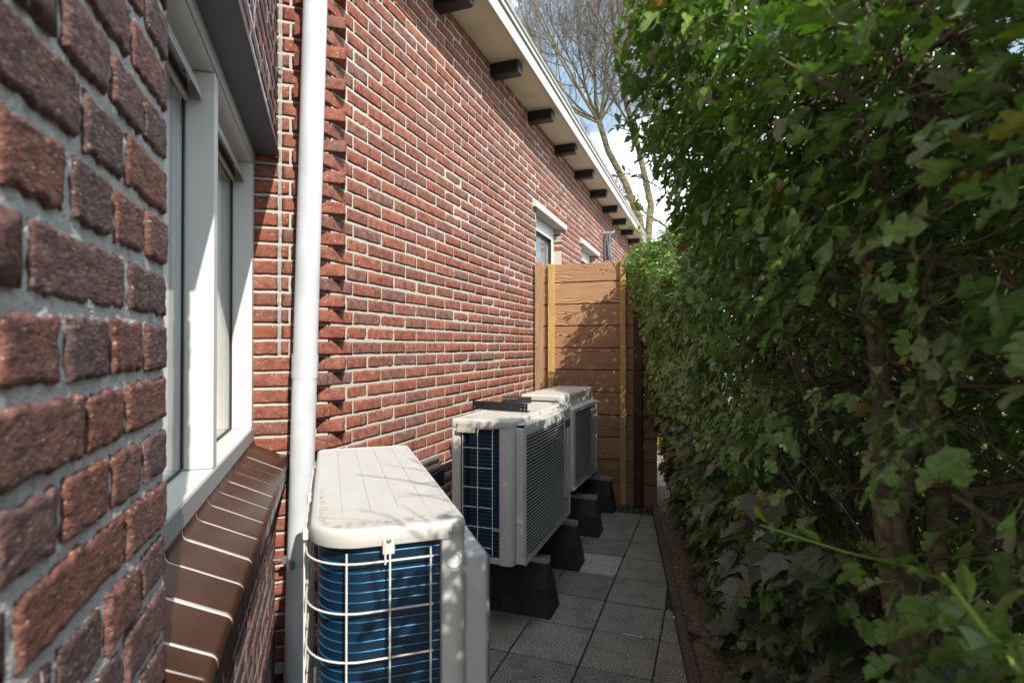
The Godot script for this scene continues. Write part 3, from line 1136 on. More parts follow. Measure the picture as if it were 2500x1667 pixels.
func coil_panel(root: Node3D, path: PackedVector2Array, y0: float, y1: float, step: float) -> void:
	var c := MB.new()
	var rows := []
	var uvs := []
	var ny := int((y1 - y0) / step)
	for j in ny + 1:
		for e in 2:
			var row := PackedVector3Array()
			var uv := PackedVector2Array()
			var y := y0 + (j + e * 0.5) * step
			var l := 0.0
			for i in path.size():
				if i > 0:
					l += path[i].distance_to(path[i - 1])
				var t := (path[mini(i + 1, path.size() - 1)] - path[maxi(i - 1, 0)]).normalized()
				var nn := Vector2(t.y, -t.x)
				var p := path[i] + nn * (0.0016 if e == 0 else 0.0)
				row.append(Vector3(p.x, y, p.y))
				uv.append(Vector2(l * 4.0, y * 4.0))
			rows.append(row)
			uvs.append(uv)
	c.grid(rows, false, [Vector3(0, 0, 1)], uvs)
	var body := part("coil", c, M.coil_blue, root)
	var ln := MB.new()
	for j in ny:
		var pts := []
		var rad := []
		var y := y0 + (j + 0.5) * step
		for i in path.size():
			var t := (path[mini(i + 1, path.size() - 1)] - path[maxi(i - 1, 0)]).normalized()
			var p := path[i] + Vector2(t.y, -t.x) * 0.0012
			pts.append(Vector3(p.x, y, p.y))
			rad.append(0.0016)
		ln.tube(pts, rad, 5, false)
	part("coil_tubes", ln, M.coil_line, body)


func louvres(root: Node3D, x: float, z0: float, z1: float, y0: float, y1: float, pitch: float, bow: float) -> void:
	var n := int((y1 - y0) / pitch)
	var m := MB.new()
	var segs := 8
	# one slat: a thin leaning blade, slightly bowed outwards
	for e in 2:
		pass
	var rows := []
	var prof := [Vector2(0.0, 0.0026), Vector2(0.0012, 0.0014), Vector2(0.0, -0.0012), Vector2(-0.007, -0.0036), Vector2(-0.0075, -0.002), Vector2(-0.001, 0.0022), Vector2(0.0, 0.0026)]
	for i in segs + 1:
		var f := float(i) / segs
		var row := PackedVector3Array()
		for p in prof:
			row.append(Vector3(p.x + bow * (1.0 - pow(2.0 * f - 1.0, 2.0)), p.y, lerpf(z0, z1, f)))
		rows.append(row)
	m.grid(rows, false)
	var mesh := m.mesh()
	for k in n:
		var o := part("slat", mesh, M.slat_white, root)
		o.position = Vector3(x, y0 + (k + 0.5) * pitch, 0)


func build_ac_near() -> void:
	var an := Transform3D(Basis(Vector3.UP, deg_to_rad(LTURN)), L0)
	var o := an * Vector3(0.166, 0.42, 1.404)
	var a := thing("air_conditioner", "nearest cream air conditioner with blue coil behind curved wire guard", "air conditioner", o, LTURN, "air conditioner outdoor units")
	var D := 0.256
	var L := 0.772
	var H := 0.552
	# top cover
	var lid_mat := mat("lid_stained", lin(0.60, 0.595, 0.575), 0.45)
	lid_mat.albedo_texture = lid_texture(7, true)
	lid_mat.uv1_scale = Vector3(1.0 / D, 1.0 / L, 1)
	lid_mat.uv1_offset = Vector3(0, 1, 0)
	var lm := MB.new()
	var plan := rrect(-0.003, D + 0.002, -L, 0.004, [0.02, 0.02, 0.035, 0.085])
	lm.lid(plan, Vector3.ZERO, [[0.004, H - 0.028], [0.0, H - 0.028], [0.0, H - 0.012], [0.0015, H - 0.005], [0.005, H - 0.0015], [0.011, H], [0.0125, H], [0.014, H - 0.0012]])
	var lid := part("top_cover", lm, lid_mat, a)
	var gv := MB.new()
	for x in [0.052, 0.102, 0.152, 0.202]:
		gv.box(T(Vector3(x, H - 0.0012, -L * 0.53)), Vector3(0.0022, 0.0022, L * 0.80), 0.0008)
	part("stiffening_rib", gv, lid_mat, lid)
	# posts and shell
	var post := MB.new()
	post.prism(rrect(0.211, D, -0.05, 0.0, [0.004, 0.004, 0.024, 0.006]), Vector3(0, 0.0, 0), Vector3(1, 0, 0), Vector3(0, 0, 1), Vector3(0, H - 0.028, 0))
	var pst := part("corner_post", post, M.casing, a)
	var d := MB.new()
	dish(d, Vector3(0.2325, 0.485, 0.0006), Vector3(0, 0, 1), 0.0125)
	part("screw_recess", d, M.casing, pst)
	var sc := MB.new()
	screw(sc, Vector3(0.2325, 0.485, -0.005), Vector3(0, 0, 1), 0.0048)
	screw(sc, Vector3(0.226, H - 0.018, 0.0045), Vector3(0, 0, 1), 0.004)
	screw(sc, Vector3(0.122, H - 0.020, 0.0075), Vector3(0, 0, 1), 0.0042)
	screw(sc, Vector3(-0.0035, H - 0.016, -0.09), Vector3(-1, 0, 0), 0.004)
	screw(sc, Vector3(-0.0035, H - 0.016, -0.32), Vector3(-1, 0, 0), 0.004)
	part("screw", sc, M.steel, a)
	var tabm := MB.new()
	tabm.box(T(Vector3(0.122, H - 0.030, 0.0055)), Vector3(0.020, 0.026, 0.004), 0.0018)
	part("cover_tab", tabm, M.casing, lid)
	part("front_panel", bx(Vector3(0.008, H - 0.028, L - 0.052), Vector3(D - 0.004, (H - 0.028) * 0.5, -(L + 0.052) * 0.5), 0.001), M.casing, a)
	part("rear_panel", bx(Vector3(D, H - 0.029, 0.012), Vector3(D * 0.5, (H - 0.029) * 0.5, -L + 0.006), 0.002), M.casing, a)
	part("base_pan", bx(Vector3(D - 0.004, 0.03, L - 0.01), Vector3(D * 0.5 - 0.002, 0.015, -L * 0.5), 0.004), M.casing_grey, a)
	part("shade_core", bx(Vector3(D - 0.075, H - 0.06, L - 0.12), Vector3(D * 0.5 + 0.015, H * 0.5, -L * 0.5), 0.002), M.black_and_shade, a)  # dark filler block, its colour stands for shade inside the casing
	# fan grille standing proud of the front
	var g0 := Node3D.new()
	g0.name = "fan_grille"
	a.add_child(g0, true)
	var gm := MB.new()
	gm.box(T(Vector3(D + 0.027, 0.255, -0.056)), Vector3(0.054, 0.45, 0.042), 0.015)
	gm.box(T(Vector3(D + 0.027, 0.255, -0.62)), Vector3(0.054, 0.45, 0.042), 0.015)
	gm.box(T(Vector3(D + 0.027, 0.459, -0.338)), Vector3(0.052, 0.042, 0.545), 0.015)
	gm.box(T(Vector3(D + 0.027, 0.051, -0.338)), Vector3(0.052, 0.042, 0.545), 0.015)
	part("grille_frame", gm, M.casing_grey, g0)
	part("grille_shade", bx(Vector3(0.004, 0.40, 0.53), Vector3(D + 0.006, 0.255, -0.338), 0.0), M.black_and_shade, g0)  # near-black sheet painted as the shade behind the slats
	louvres(g0, D + 0.05, -0.075, -0.602, 0.07, 0.44, 0.016, 0.004)
	# heat exchanger, wrapped round the near wall-side corner
	var path := PackedVector2Array()
	path.append(Vector2(0.212, -0.016))
	path.append(Vector2(0.16, -0.016))
	path.append(Vector2(0.12, -0.016))
	for k in 9:
		var t := PI * 0.5 * k / 8.0
		path.append(Vector2(0.086 - sin(t) * 0.072, -0.088 + cos(t) * 0.072))
	path.append(Vector2(0.014, -0.2))
	path.append(Vector2(0.014, -0.70))
	coil_panel(a, path, 0.03, H - 0.032, 0.0162)
	# wire guard
	var wires := Node3D.new()
	wires.name = "wire_guard"
	a.add_child(wires, true)
	var wp := []
	for x in [0.196, 0.15, 0.11]:
		wp.append(Vector2(x, 0.004))
	for k in 11:
		var t := PI * 0.5 * k / 10.0
		wp.append(Vector2(0.086 - sin(t) * 0.094, -0.09 + cos(t) * 0.094))
	wp.append(Vector2(-0.008, -0.3))
	wp.append(Vector2(-0.008, -0.66))
	for y in [0.498, 0.418, 0.340, 0.262, 0.184, 0.106]:
		var m := MB.new()
		var pts := []
		var rad := []
		for p in wp:
			pts.append(Vector3(p.x, y, p.y))
			rad.append(0.0017)
		m.tube(pts, rad, 8)
		part("wire", m, M.wire_white, wires)
	for x in [0.056, 0.124, 0.191]:
		var m := MB.new()
		var zz := 0.0078 if x > 0.09 else -0.0005
		var hi := 0.515 if x != 0.124 else H - 0.02
		m.tube([Vector3(x, 0.05, zz), Vector3(x, hi, zz)], [0.0017, 0.0017], 8)
		if x == 0.124:
			m.tube([Vector3(0.1165, 0.494, 0.0078), Vector3(0.1165, H - 0.022, 0.0078)], [0.0017, 0.0017], 8)
		part("wire", m, M.wire_white, wires)
	for z in [-0.10, -0.17, -0.24, -0.31, -0.38, -0.45, -0.52, -0.59, -0.66]:
		var m := MB.new()
		m.tube([Vector3(-0.0118, 0.05, z), Vector3(-0.0118, 0.525, z)], [0.0017, 0.0017], 8)
		part("wire", m, M.wire_white, wires)
	var clip := MB.new()
	for z in [-0.095, -0.335]:
		clip.box(T(Vector3(-0.009, H - 0.028, z)), Vector3(0.012, 0.02, 0.014), 0.003)
	part("guard_clip", clip, M.wire_white, wires)
	# floor stand
	for z in [-0.14, -0.62]:
		var b := MB.new()
		b.box(T(Vector3(D * 0.5, -0.014, z)), Vector3(D + 0.02, 0.028, 0.03), 0.002)
		for x in [0.01, D - 0.01]:
			b.box(T(Vector3(x, -0.224, z)), Vector3(0.028, 0.39, 0.028), 0.002)
		part("stand_leg", b, M.galvanised, a)


func build_ac_far(which: int) -> void:
	var first := which == 0
	var o := Vector3(-1.124, 0.30, -2.306) if first else Vector3(-1.187, 0.30, -3.47)
	var a := thing("air_conditioner", "middle air conditioner, louvred front, black steel bar on its lid" if first else "farthest air conditioner beside the wooden fence, with small raised grille", "air conditioner", o, 0.0 if first else -1.6, "air conditioner outdoor units")
	var D := 0.30 if first else 0.29
	var L := 0.865 if first else 0.84
	var H := 0.64 if first else 0.655
	var lid_mat := mat("lid_far_%d" % which, lin(0.60, 0.59, 0.56), 0.45)
	lid_mat.albedo_texture = lid_texture(17 + which, false)
	lid_mat.uv1_scale = Vector3(1.0 / D, 1.0 / L, 1)
	lid_mat.uv1_offset = Vector3(0, 1, 0)
	var lm := MB.new()
	lm.lid(rrect(-0.002, D + 0.002, -L, 0.003, [0.015, 0.02, 0.03, 0.012]), Vector3.ZERO, [[0.003, H - 0.036], [0.0, H - 0.036], [0.0, H - 0.013], [0.0015, H - 0.006], [0.006, H - 0.0015], [0.013, H], [0.016, H], [0.018, H - 0.0015]])
	var lid := part("top_cover", lm, lid_mat, a)
	# shell
	part("back_post", bx(Vector3(0.044, H - 0.036, 0.05), Vector3(0.022, (H - 0.036) * 0.5, -0.025), 0.005), M.casing, a)
	var post := MB.new()
	post.prism(rrect(0.232, D, -0.06, 0.0, [0.003, 0.003, 0.028, 0.006]), Vector3.ZERO, Vector3(1, 0, 0), Vector3(0, 0, 1), Vector3(0, H - 0.036, 0))
	var pst := part("corner_post", post, M.casing, a)
	var d := MB.new()
	var sc := MB.new()
	for y in [0.587, 0.10]:
		dish(d, Vector3(0.258, y - (0.0 if first else 0.02), 0.0006), Vector3(0, 0, 1), 0.0145)
		screw(sc, Vector3(0.258, y - (0.0 if first else 0.02), -0.005), Vector3(0, 0, 1), 0.005)
	screw(sc, Vector3(0.03, H - 0.025, 0.0035), Vector3(0, 0, 1), 0.005)
	screw(sc, Vector3(0.245, H - 0.025, 0.0035), Vector3(0, 0, 1), 0.005)
	part("screw_recess", d, M.casing, pst)
	part("screw", sc, M.steel, a)
	part("front_panel", bx(Vector3(0.012, H - 0.036, L - 0.062), Vector3(D - 0.006, (H - 0.036) * 0.5, -(L + 0.062) * 0.5), 0.002), M.casing, a)
	part("far_panel", bx(Vector3(D, H - 0.037, 0.012), Vector3(D * 0.5, (H - 0.037) * 0.5, -L + 0.007), 0.002), M.casing, a)
	part("base_pan", bx(Vector3(D - 0.003, 0.028, L - 0.006), Vector3(D * 0.5 - 0.001, 0.014, -L * 0.5 - 0.002), 0.004), M.casing_grey, a)
	part("shade_core", bx(Vector3(D - 0.06, H - 0.07, L - 0.06), Vector3(D * 0.5, H * 0.5, -L * 0.5 - 0.01), 0.001), M.black_and_shade, a)  # added dark block in place of the shaded hollow
	part("dark_strip", bx(Vector3(0.018, H - 0.068, 0.012), Vector3(0.0535, H * 0.5 - 0.004, -0.014), 0.002), M.black_and_shade, a)
	var path := PackedVector2Array([Vector2(0.233, -0.014), Vector2(0.19, -0.014), Vector2(0.12, -0.014), Vector2(0.085, -0.017), Vector2(0.07, -0.026), Vector2(0.063, -0.045)])
	coil_panel(a, path, 0.03, H - 0.05, 0.0175)
	var wires := Node3D.new()
	wires.name = "wire_guard"
	a.add_child(wires, true)
	for y in [0.612, 0.524, 0.436, 0.347, 0.259, 0.171, 0.082]:
		var m := MB.new()
		m.tube([Vector3(0.057, y - 0.012, -0.001), Vector3(0.203, y - 0.012, -0.001)], [0.002, 0.002], 8)
		part("wire", m, M.wire_white, wires)
	for x in [0.057, 0.13, 0.202]:
		var m := MB.new()
		m.tube([Vector3(x, 0.04, 0.0026), Vector3(x, H - 0.052, 0.0026), Vector3(x + 0.002, H - 0.034, -0.012)], [0.002, 0.002, 0.002], 8)
		part("wire", m, M.wire_white, wires)
	if first:
		part("lid_clip", bx(Vector3(0.084, 0.022, 0.008), Vector3(0.075, H - 0.028, 0.007), 0.002), M.tan_plastic, a)
		part("lid_clip", bx(Vector3(0.088, 0.02, 0.018), Vector3(0.076, H - 0.049, 0.009), 0.002), M.tan_plastic, a)
		var hk := MB.new()
		hk.tube([Vector3(0.202, 0.162, 0.002), Vector3(0.235, 0.160, 0.006), Vector3(0.243, 0.157, 0.005), Vector3(0.235, 0.153, 0.005), Vector3(0.202, 0.153, 0.003)], [0.0018, 0.0018, 0.0018, 0.0018, 0.0018], 7)
		part("guard_hook", hk, M.wire_white, wires)
	var g0 := Node3D.new()
	g0.name = "fan_grille"
	a.add_child(g0, true)
	if first:
		# full-height grille box with ribbed side
		var side := MB.new()
		side.box(T(Vector3(D + 0.020, 0.305, -0.034)), Vector3(0.038, 0.60, 0.016), 0.004)
		part("grille_side", side, M.casing, g0)
		for k in 15:
			var rb := MB.new()
			rb.tube([Vector3(D + 0.004, 0.035 + k * 0.0385, -0.0255), Vector3(D + 0.020, 0.0345 + k * 0.0385, -0.0245), Vector3(D + 0.033, 0.030 + k * 0.0385, -0.0245), Vector3(D + 0.038, 0.026 + k * 0.0385, -0.026)], [0.0012, 0.0018, 0.0022, 0.0022], 6)
			part("side_rib", rb, M.casing, g0)
		var fr := MB.new()
		fr.box(T(Vector3(D + 0.044, 0.315, -0.034)), Vector3(0.010, 0.628, 0.012), 0.003)
		fr.box(T(Vector3(D + 0.044, 0.315, -0.842)), Vector3(0.010, 0.628, 0.012), 0.003)
		fr.box(T(Vector3(D + 0.043, 0.012, -0.438)), Vector3(0.012, 0.022, 0.798), 0.003)
		part("grille_frame", fr, M.casing_grey, g0)
		var band := MB.new()
		var rows := []
		for pr in [Vector2(0.0, 0.0), Vector2(0.0, 0.042), Vector2(-0.004, 0.046), Vector2(-0.045, 0.046)]:
			var row := PackedVector3Array()
			for i in 13:
				var f := i / 12.0
				row.append(Vector3(D + 0.046 + pr.x + 0.010 * (1.0 - pow(2.0 * f - 1.0, 2.0)) * (1.0 if pr.x > -0.02 else 0.0), H - 0.068 + pr.y, -0.041 - 0.794 * f))
			rows.append(row)
		band.grid(rows, false, [Vector3(1, 0.5, 0)])
		part("top_band", band, M.casing_grey, g0)
		part("grille_shade", bx(Vector3(0.003, 0.58, 0.79), Vector3(D + 0.012, 0.30, -0.438), 0.0), M.black_and_shade, g0)  # dark sheet, painted shade between the slats
		louvres(g0, D + 0.044, -0.041, -0.836, 0.026, H - 0.07, 0.0155, 0.010)
		var bd := part("badge", bx(Vector3(0.004, 0.044, 0.105), Vector3(D + 0.0535, 0.535, -0.765), 0.001), M.badge_grey, g0)
		var tm := MB.new()
		for k in 6:
			tm.box(T(Vector3(D + 0.0562, 0.534 + (0.003 if k == 0 else 0.0), -0.728 - k * 0.013)), Vector3(0.0012, 0.024 if k == 0 else 0.015, 0.0085), 0.0003)
		part("lettering", tm, M.badge_blue, g0)
	else:
		var fr := MB.new()
		fr.box(T(Vector3(D + 0.030, 0.30, -0.065)), Vector3(0.060, 0.54, 0.05), 0.014)
		fr.box(T(Vector3(D + 0.030, 0.30, -0.70)), Vector3(0.060, 0.54, 0.03), 0.01)
		fr.box(T(Vector3(D + 0.030, 0.549, -0.385)), Vector3(0.058, 0.042, 0.60), 0.014)
		fr.box(T(Vector3(D + 0.030, 0.046, -0.385)), Vector3(0.058, 0.03, 0.60), 0.01)
		part("grille_frame", fr, M.casing_grey, g0)
		part("grille_shade", bx(Vector3(0.003, 0.49, 0.6), Vector3(D + 0.014, 0.295, -0.385), 0.0), M.black_and_shade, g0)  # painted shade behind the raised grille
		louvres(g0, D + 0.056, -0.088, -0.687, 0.06, 0.53, 0.0155, 0.003)
		var seam := bx(Vector3(0.004, 0.003, L - 0.05), Vector3(D + 0.001, H - 0.06, -L * 0.5), 0.0)
		part("panel_seam", seam, M.casing_grey, a)
		var slot := MB.new()
		slot.box(T(Vector3(0.085, H - 0.052, 0.0015)), Vector3(0.115, 0.026, 0.004), 0.001)
		slot.box(T(Vector3(0.205, H - 0.052, 0.0015)), Vector3(0.108, 0.026, 0.004), 0.001)
		part("handle_slot", slot, M.black_and_shade, a)


func build_blocks() -> void:
	var labels := ["nearest black rubber foot block, under the near end of the middle air conditioner", "second black rubber foot block, under the far end of the middle air conditioner", "third black rubber foot block, under the near end of the farthest air conditioner", "farthest black rubber foot block, close to the wooden fence"]
	var alongs := [2.585, 3.17, 3.755, 4.32]
	for k in 4:
		var b := thing("rubber_foot_block", labels[k], "foot block", Vector3(-1.0, 0, -alongs[k]), 0, "rubber foot blocks on the paving")
		var sec := [Vector2(-0.083, 0.0), Vector2(-0.080, 0.012), Vector2(-0.066, 0.128), Vector2(-0.060, 0.137), Vector2(-0.026, 0.226), Vector2(-0.021, 0.231), Vector2(0.021, 0.231), Vector2(0.026, 0.226), Vector2(0.060, 0.137), Vector2(0.066, 0.128), Vector2(0.080, 0.012), Vector2(0.083, 0.0)]
		for half in [[-0.31, -0.001], [0.002, 0.288]]:
			var m := MB.new()
			for i in sec.size() - 1:
				var p: Vector2 = sec[i]
				var q: Vector2 = sec[i + 1]
				var ex := func(e: float, y: float) -> float:
					if absf(e) < 0.05:
						return e
					return e - signf(e) * y * 0.14
				m.quad(Vector3(ex.call(half[0], p.y), p.y, -p.x), Vector3(ex.call(half[1], p.y), p.y, -p.x), Vector3(ex.call(half[1], q.y), q.y, -q.x), Vector3(ex.call(half[0], q.y), q.y, -q.x), Vector3(0, (p.y + q.y) * 0.5 - 0.09, -(p.x + q.x) * 0.5) + Vector3(0, 0.0001, 0))
			for e in half:
				var poly := PackedVector2Array(sec)
				var tr := Geometry2D.triangulate_polygon(poly)
				var base := m.v.size()
				var dir := Vector3(1 if e == half[1] else -1, 0.14 if absf(e) > 0.05 else 0.0, 0).normalized()
				for p in sec:
					var x: float = e if absf(e) < 0.05 else e - signf(e) * p.y * 0.14
					m.vert(Vector3(x, p.y, -p.x), dir)
				for t in range(0, tr.size(), 3):
					m.tri_out(base + tr[t], base + tr[t + 1], base + tr[t + 2], dir)
			part("rubber_half", m, M.black_rubber, b)
		var rail := MB.new()
		rail.box(T(Vector3(-0.02, 0.2345, 0)), Vector3(0.56, 0.005, 0.042), 0.001)
		for s in [-1, 1]:
			rail.box(T(Vector3(-0.02, 0.246, s * 0.0195)), Vector3(0.56, 0.018, 0.003), 0.0008)
			rail.box(T(Vector3(-0.02, 0.2565, s * 0.015)), Vector3(0.56, 0.003, 0.0115), 0.0008)
		part("mounting_rail", rail, M.aluminium, b)
		var shim := MB.new()
		for x in [-0.1, 0.1]:
			shim.box(T(Vector3(x, 0.2785, 0)), Vector3(0.05, 0.0415, 0.036), 0.004)
		part("rubber_shim", shim, M.black_rubber, b)


func build_loose_metal() -> void:
	var b := thing("steel_bar", "black drilled flat steel bar lying across the middle air conditioner", "steel bar", Vector3(-1.03, 0.9405, -2.668), -9.0)
	var m := MB.new()
	m.box(T(Vector3(0, 0.0218, 0)), Vector3(0.325, 0.0435, 0.004), 0.0006)
	m.box(T(Vector3(0, 0.0022, -0.016)), Vector3(0.325, 0.004, 0.028), 0.0006)
	part("angle_bar", m, M.black_steel, b)
	var hl := MB.new()
	for p in [Vector2(0.148, 0.032), Vector2(0.125, 0.013), Vector2(0.146, 0.013), Vector2(-0.148, 0.012)]:
		hl.disc(Vector3(p.x, p.y, 0.0023), Vector3(0, 0, 1), [[0.0032, 0.0], [0.003, 0.0003], [0.0, 0.0003]], 10)
	part("bolt_hole", hl, M.aluminium, b)
	var c := thing("pipe_clamp", "small black pipe clamp lying behind the black steel bar", "clamp", Vector3(-1.10, 0.9405, -3.02), 20.0)
	var cm := MB.new()
	cm.tube([Vector3(-0.04, 0.022, 0), Vector3(0.04, 0.022, 0)], [0.02, 0.02], 16)
	part("clamp_body", cm, M.black_steel, c)
	part("clamp_foot", bx(Vector3(0.15, 0.034, 0.008), Vector3(0.05, 0.0172, -0.03), 0.001), M.black_steel, c)
	part("clamp_tip", bx(Vector3(0.03, 0.02, 0.03), Vector3(-0.075, 0.0105, 0.01), 0.003), M.dead_leaf, c)
	var r := thing("wall_rail", "pair of silver mounting rails on the brick wall behind the nearest unit", "rail", Vector3(XW, 0.60, -2.45))
	part("upper_rail", bx(Vector3(0.03, 0.012, 0.62), Vector3(0.02, 0.062, 0), 0.002), M.aluminium, r)
	part("lower_rail", bx(Vector3(0.04, 0.02, 0.62), Vector3(0.025, 0.012, 0), 0.002), M.galvanised, r)
	part("dark_trunking", bx(Vector3(0.05, 0.09, 0.62), Vector3(0.03, -0.048, 0), 0.006), M.black_rubber, r)
	# cable coil on its hook, high on the far wall
	var k := thing("cable_coil", "coil of dark grey cable hanging from a hook under the eaves", "cable", Vector3(XW, 2.56, -7.80))
	var hook := MB.new()
	hook.tube([Vector3(0.0, 0.30, 0), Vector3(0.14, 0.30, 0), Vector3(0.15, 0.33, 0)], [0.018, 0.018, 0.014], 10)
	part("hook", hook, M.hook_grey, k)
	for j in 9:
		var lm := MB.new()
		var pts := []
		var rad := []
		var len := 0.16 + 0.05 * rng.randf()
		var wd := 0.045 + 0.02 * rng.randf()
		for i in 21:
			var t := TAU * i / 20.0
			pts.append(Vector3(0.03 + 0.009 * j + 0.012 * sin(t * 2.0 + j), 0.30 - len + len * cos(t), wd * sin(t) + 0.01 * sin(j * 2.1)))
			rad.append(0.008)
		lm.tube(pts, rad, 6, false)
		part("cable_loop", lm, M.cable_grey, k)
	# wire clip left on the pier
	var w := thing("wall_clip", "tiny pale metal clip fixed beside the downpipe above the window", "clip", cam(-0.905, 2.345, 2.145), YAW)
	part("plate", bx(Vector3(0.03, 0.014, 0.006), Vector3.ZERO, 0.001), M.galvanised, w)
	var pin := MB.new()
	screw(pin, Vector3(0.005, 0, 0.003), Vector3(0, 0, 1), 0.0035)
	part("pin", pin, M.steel, w)


# ---------------------------------------------------------------- fence, paving, soil
func build_fence() -> void:
	var A := 4.56
	var f := thing("wooden_fence", "new larch board fence closing off the passage behind the units", "fence", Vector3(-1.42, 0, -A))
	var x1 := 1.0035
	var y := 1.958
	for k in 11:
		var hh := 0.150 if k == 0 else 0.1742
		var uo := Vector2(rng.randf() * 3.0, rng.randf() * 3.0)
		var m := MB.new()
		m.box(Transform3D(Basis(Vector3(0, 0, 1), rng.randf_range(-0.002, 0.002)), Vector3(x1 * 0.5, y - hh * 0.5, rng.randf_range(-0.0015, 0.0015))), Vector3(x1, hh, 0.022), 0.0025, 0, uo)
		part("board", m, M["larch_%d" % [0, 2, 0, 1, 3, 3, 1, 3, 0, 3, 1][k]], f)
		y -= hh + 0.008
	part("gap_shade_panel", bx(Vector3(x1 - 0.004, 1.94, 0.006), Vector3(x1 * 0.5, 0.972, -0.0158), 0.0), M.dark_post, f)  # dark sheet added so the gaps between boards read as shade
	part("end_post", bx(Vector3(0.066, 1.985, 0.04), Vector3(0.035, 0.9925, 0.032), 0.004, 1), M.pale_post, f)
	for x in [[0.142, 0.053, 1.962], [0.743, 0.046, 1.97]]:
		var b := part("batten", bx(Vector3(x[1], x[2], 0.035), Vector3(x[0], x[2] * 0.5, 0.0295), 0.003, 1, Vector2(x[0] * 5.0, 0.3)), M.pine_batten, f)
		var hm := MB.new()
		for k in 22:
			hm.disc(Vector3(x[0] + (0.006 if k % 2 else -0.004), 1.93 - k * 0.0885, 0.0473), Vector3(0, 0, 1), [[0.0026, 0.0], [0.0018, 0.0002], [0.0, 0.0002]], 8)
		part("screw", hm, M.black_and_shade, b)
	part("dark_post", bx(Vector3(0.07, 1.94, 0.07), Vector3(0.864, 0.97, 0.047), 0.004, 1), M.dark_post, f)


func edge_x(a: float) -> float:
	return -0.088 + 0.16 * (2.355 - a)


func build_ground() -> void:
	var g0 := MB.new()
	g0.quad(Vector3(-200, -0.06, 200), Vector3(200, -0.06, 200), Vector3(200, -0.06, -200), Vector3(-200, -0.06, -200), Vector3.UP)
	ground_part("ground", g0, M.yard_ground)
	var bed := MB.new()
	var rows := []
	for j in 60:
		var row := PackedVector3Array()
		var a := -1.5 + j * 0.115
		for i in 40:
			var x := edge_x(a) + 0.02 + pow(i / 39.0, 1.6) * 2.6
			var h := nz.get_noise_2d(x * 6.0, a * 6.0) * 0.02 + nz2.get_noise_2d(x * 22.0, a * 22.0) * 0.009
			row.append(Vector3(x, -0.012 + h + 0.03 * minf(1.0, i / 12.0), -a))
		rows.append(row)
	bed.grid(rows, false, [Vector3.UP])
	ground_part("soil_bed", bed, M.soil)
	var p := Node3D.new()
	p.name = "paved_path"
	add_child(p, true)
	p.set_meta("kind", "structure")
	var sand := MB.new()
	sand.prism(PackedVector2Array([Vector2(XW + 0.01, 1.0), Vector2(edge_x(-1.0) + 0.0, 1.0), Vector2(edge_x(4.54), -4.54), Vector2(XW + 0.01, -4.54)]), Vector3(0, -0.055, 0), Vector3(1, 0, 0), Vector3(0, 0, 1), Vector3(0, 0.047, 0))
	part("joint_sand", sand, M.joint_sand, p)
	var cols := [[-1.405, -1.107], [-1.101, -0.806], [-0.800, -0.5085], [-0.5015, -0.2205], [-0.2145, 9.0]]
	for r in range(0, 17):
		var a1 := 4.295 - 0.302 * r + 0.0
		var a0 := a1 - 0.2965
		for c in cols.size():
			var x0: float = cols[c][0]
			var x1: float = cols[c][1]
			var tone: int = [0, 0, 1, 2, 3, 1, 0][rng.randi_range(0, 6)]
			if c == 2 and r == 3:
				tone = 4
			if c == 4:
				tone = 3
			var m := MB.new()
			var ea := edge_x(a0) - 0.028
			var eb := edge_x(a1) - 0.028
			var o := Vector3(rng.randf_range(-0.0012, 0.0012), 0, rng.randf_range(-0.0015, 0.0015))
			if minf(x1, minf(ea, eb)) - x0 < 0.01 and maxf(ea, eb) - x0 < 0.03:
				continue
			if x1 < minf(ea, eb):
				m.box(Transform3D(Basis.from_euler(Vector3(rng.randf_range(-0.006, 0.006), rng.randf_range(-0.003, 0.003), rng.randf_range(-0.006, 0.006))), Vector3((x0 + x1) * 0.5, -0.022 + rng.randf_range(-0.0015, 0.0015), -(a0 + a1) * 0.5) + o), Vector3(x1 - x0, 0.044, a1 - a0), 0.0035)
			else:
				var poly := PackedVector2Array([Vector2(x0, -a0), Vector2(minf(x1, ea), -a0), Vector2(minf(x1, eb), -a1), Vector2(x0, -a1)])
				if poly[2].x <= x0 + 0.002:
					poly = PackedVector2Array([Vector2(x0, -a0), Vector2(ea, -a0), Vector2(x0 + 0.001, -(a0 + (ea - x0) / 0.16))])
				m.prism(poly, Vector3(0, -0.044, 0) + o * 0.3, Vector3(1, 0, 0), Vector3(0, 0, 1), Vector3(0, 0.043, 0))
			part("paver", m, M["paver_%d" % tone], p)
	# edging strip of separate lengths
	var e := thing("path_edging", "low brown concrete edging strip between the paving and the soil", "edging", Vector3(edge_x(4.75), 0, -4.75))
	var base := Vector3(edge_x(4.75), 0, -4.75)
	var seg := 0.98
	for k in 6:
		var a1 := 4.75 - k * seg
		var a0 := a1 - seg + 0.006
		var m := MB.new()
		var mid := Vector3(edge_x((a0 + a1) * 0.5), -0.03, -(a0 + a1) * 0.5) - base
		var dir := atan2(0.16, 1.0)
		m.box(Transform3D(Basis(Vector3.UP, dir), mid + Vector3(0, rng.randf_range(-0.004, 0.004), 0)), Vector3(0.046, 0.10, (a1 - a0) * 1.0127), 0.008)
		part("strip", m, M.edging_concrete, e)
	build_litter()


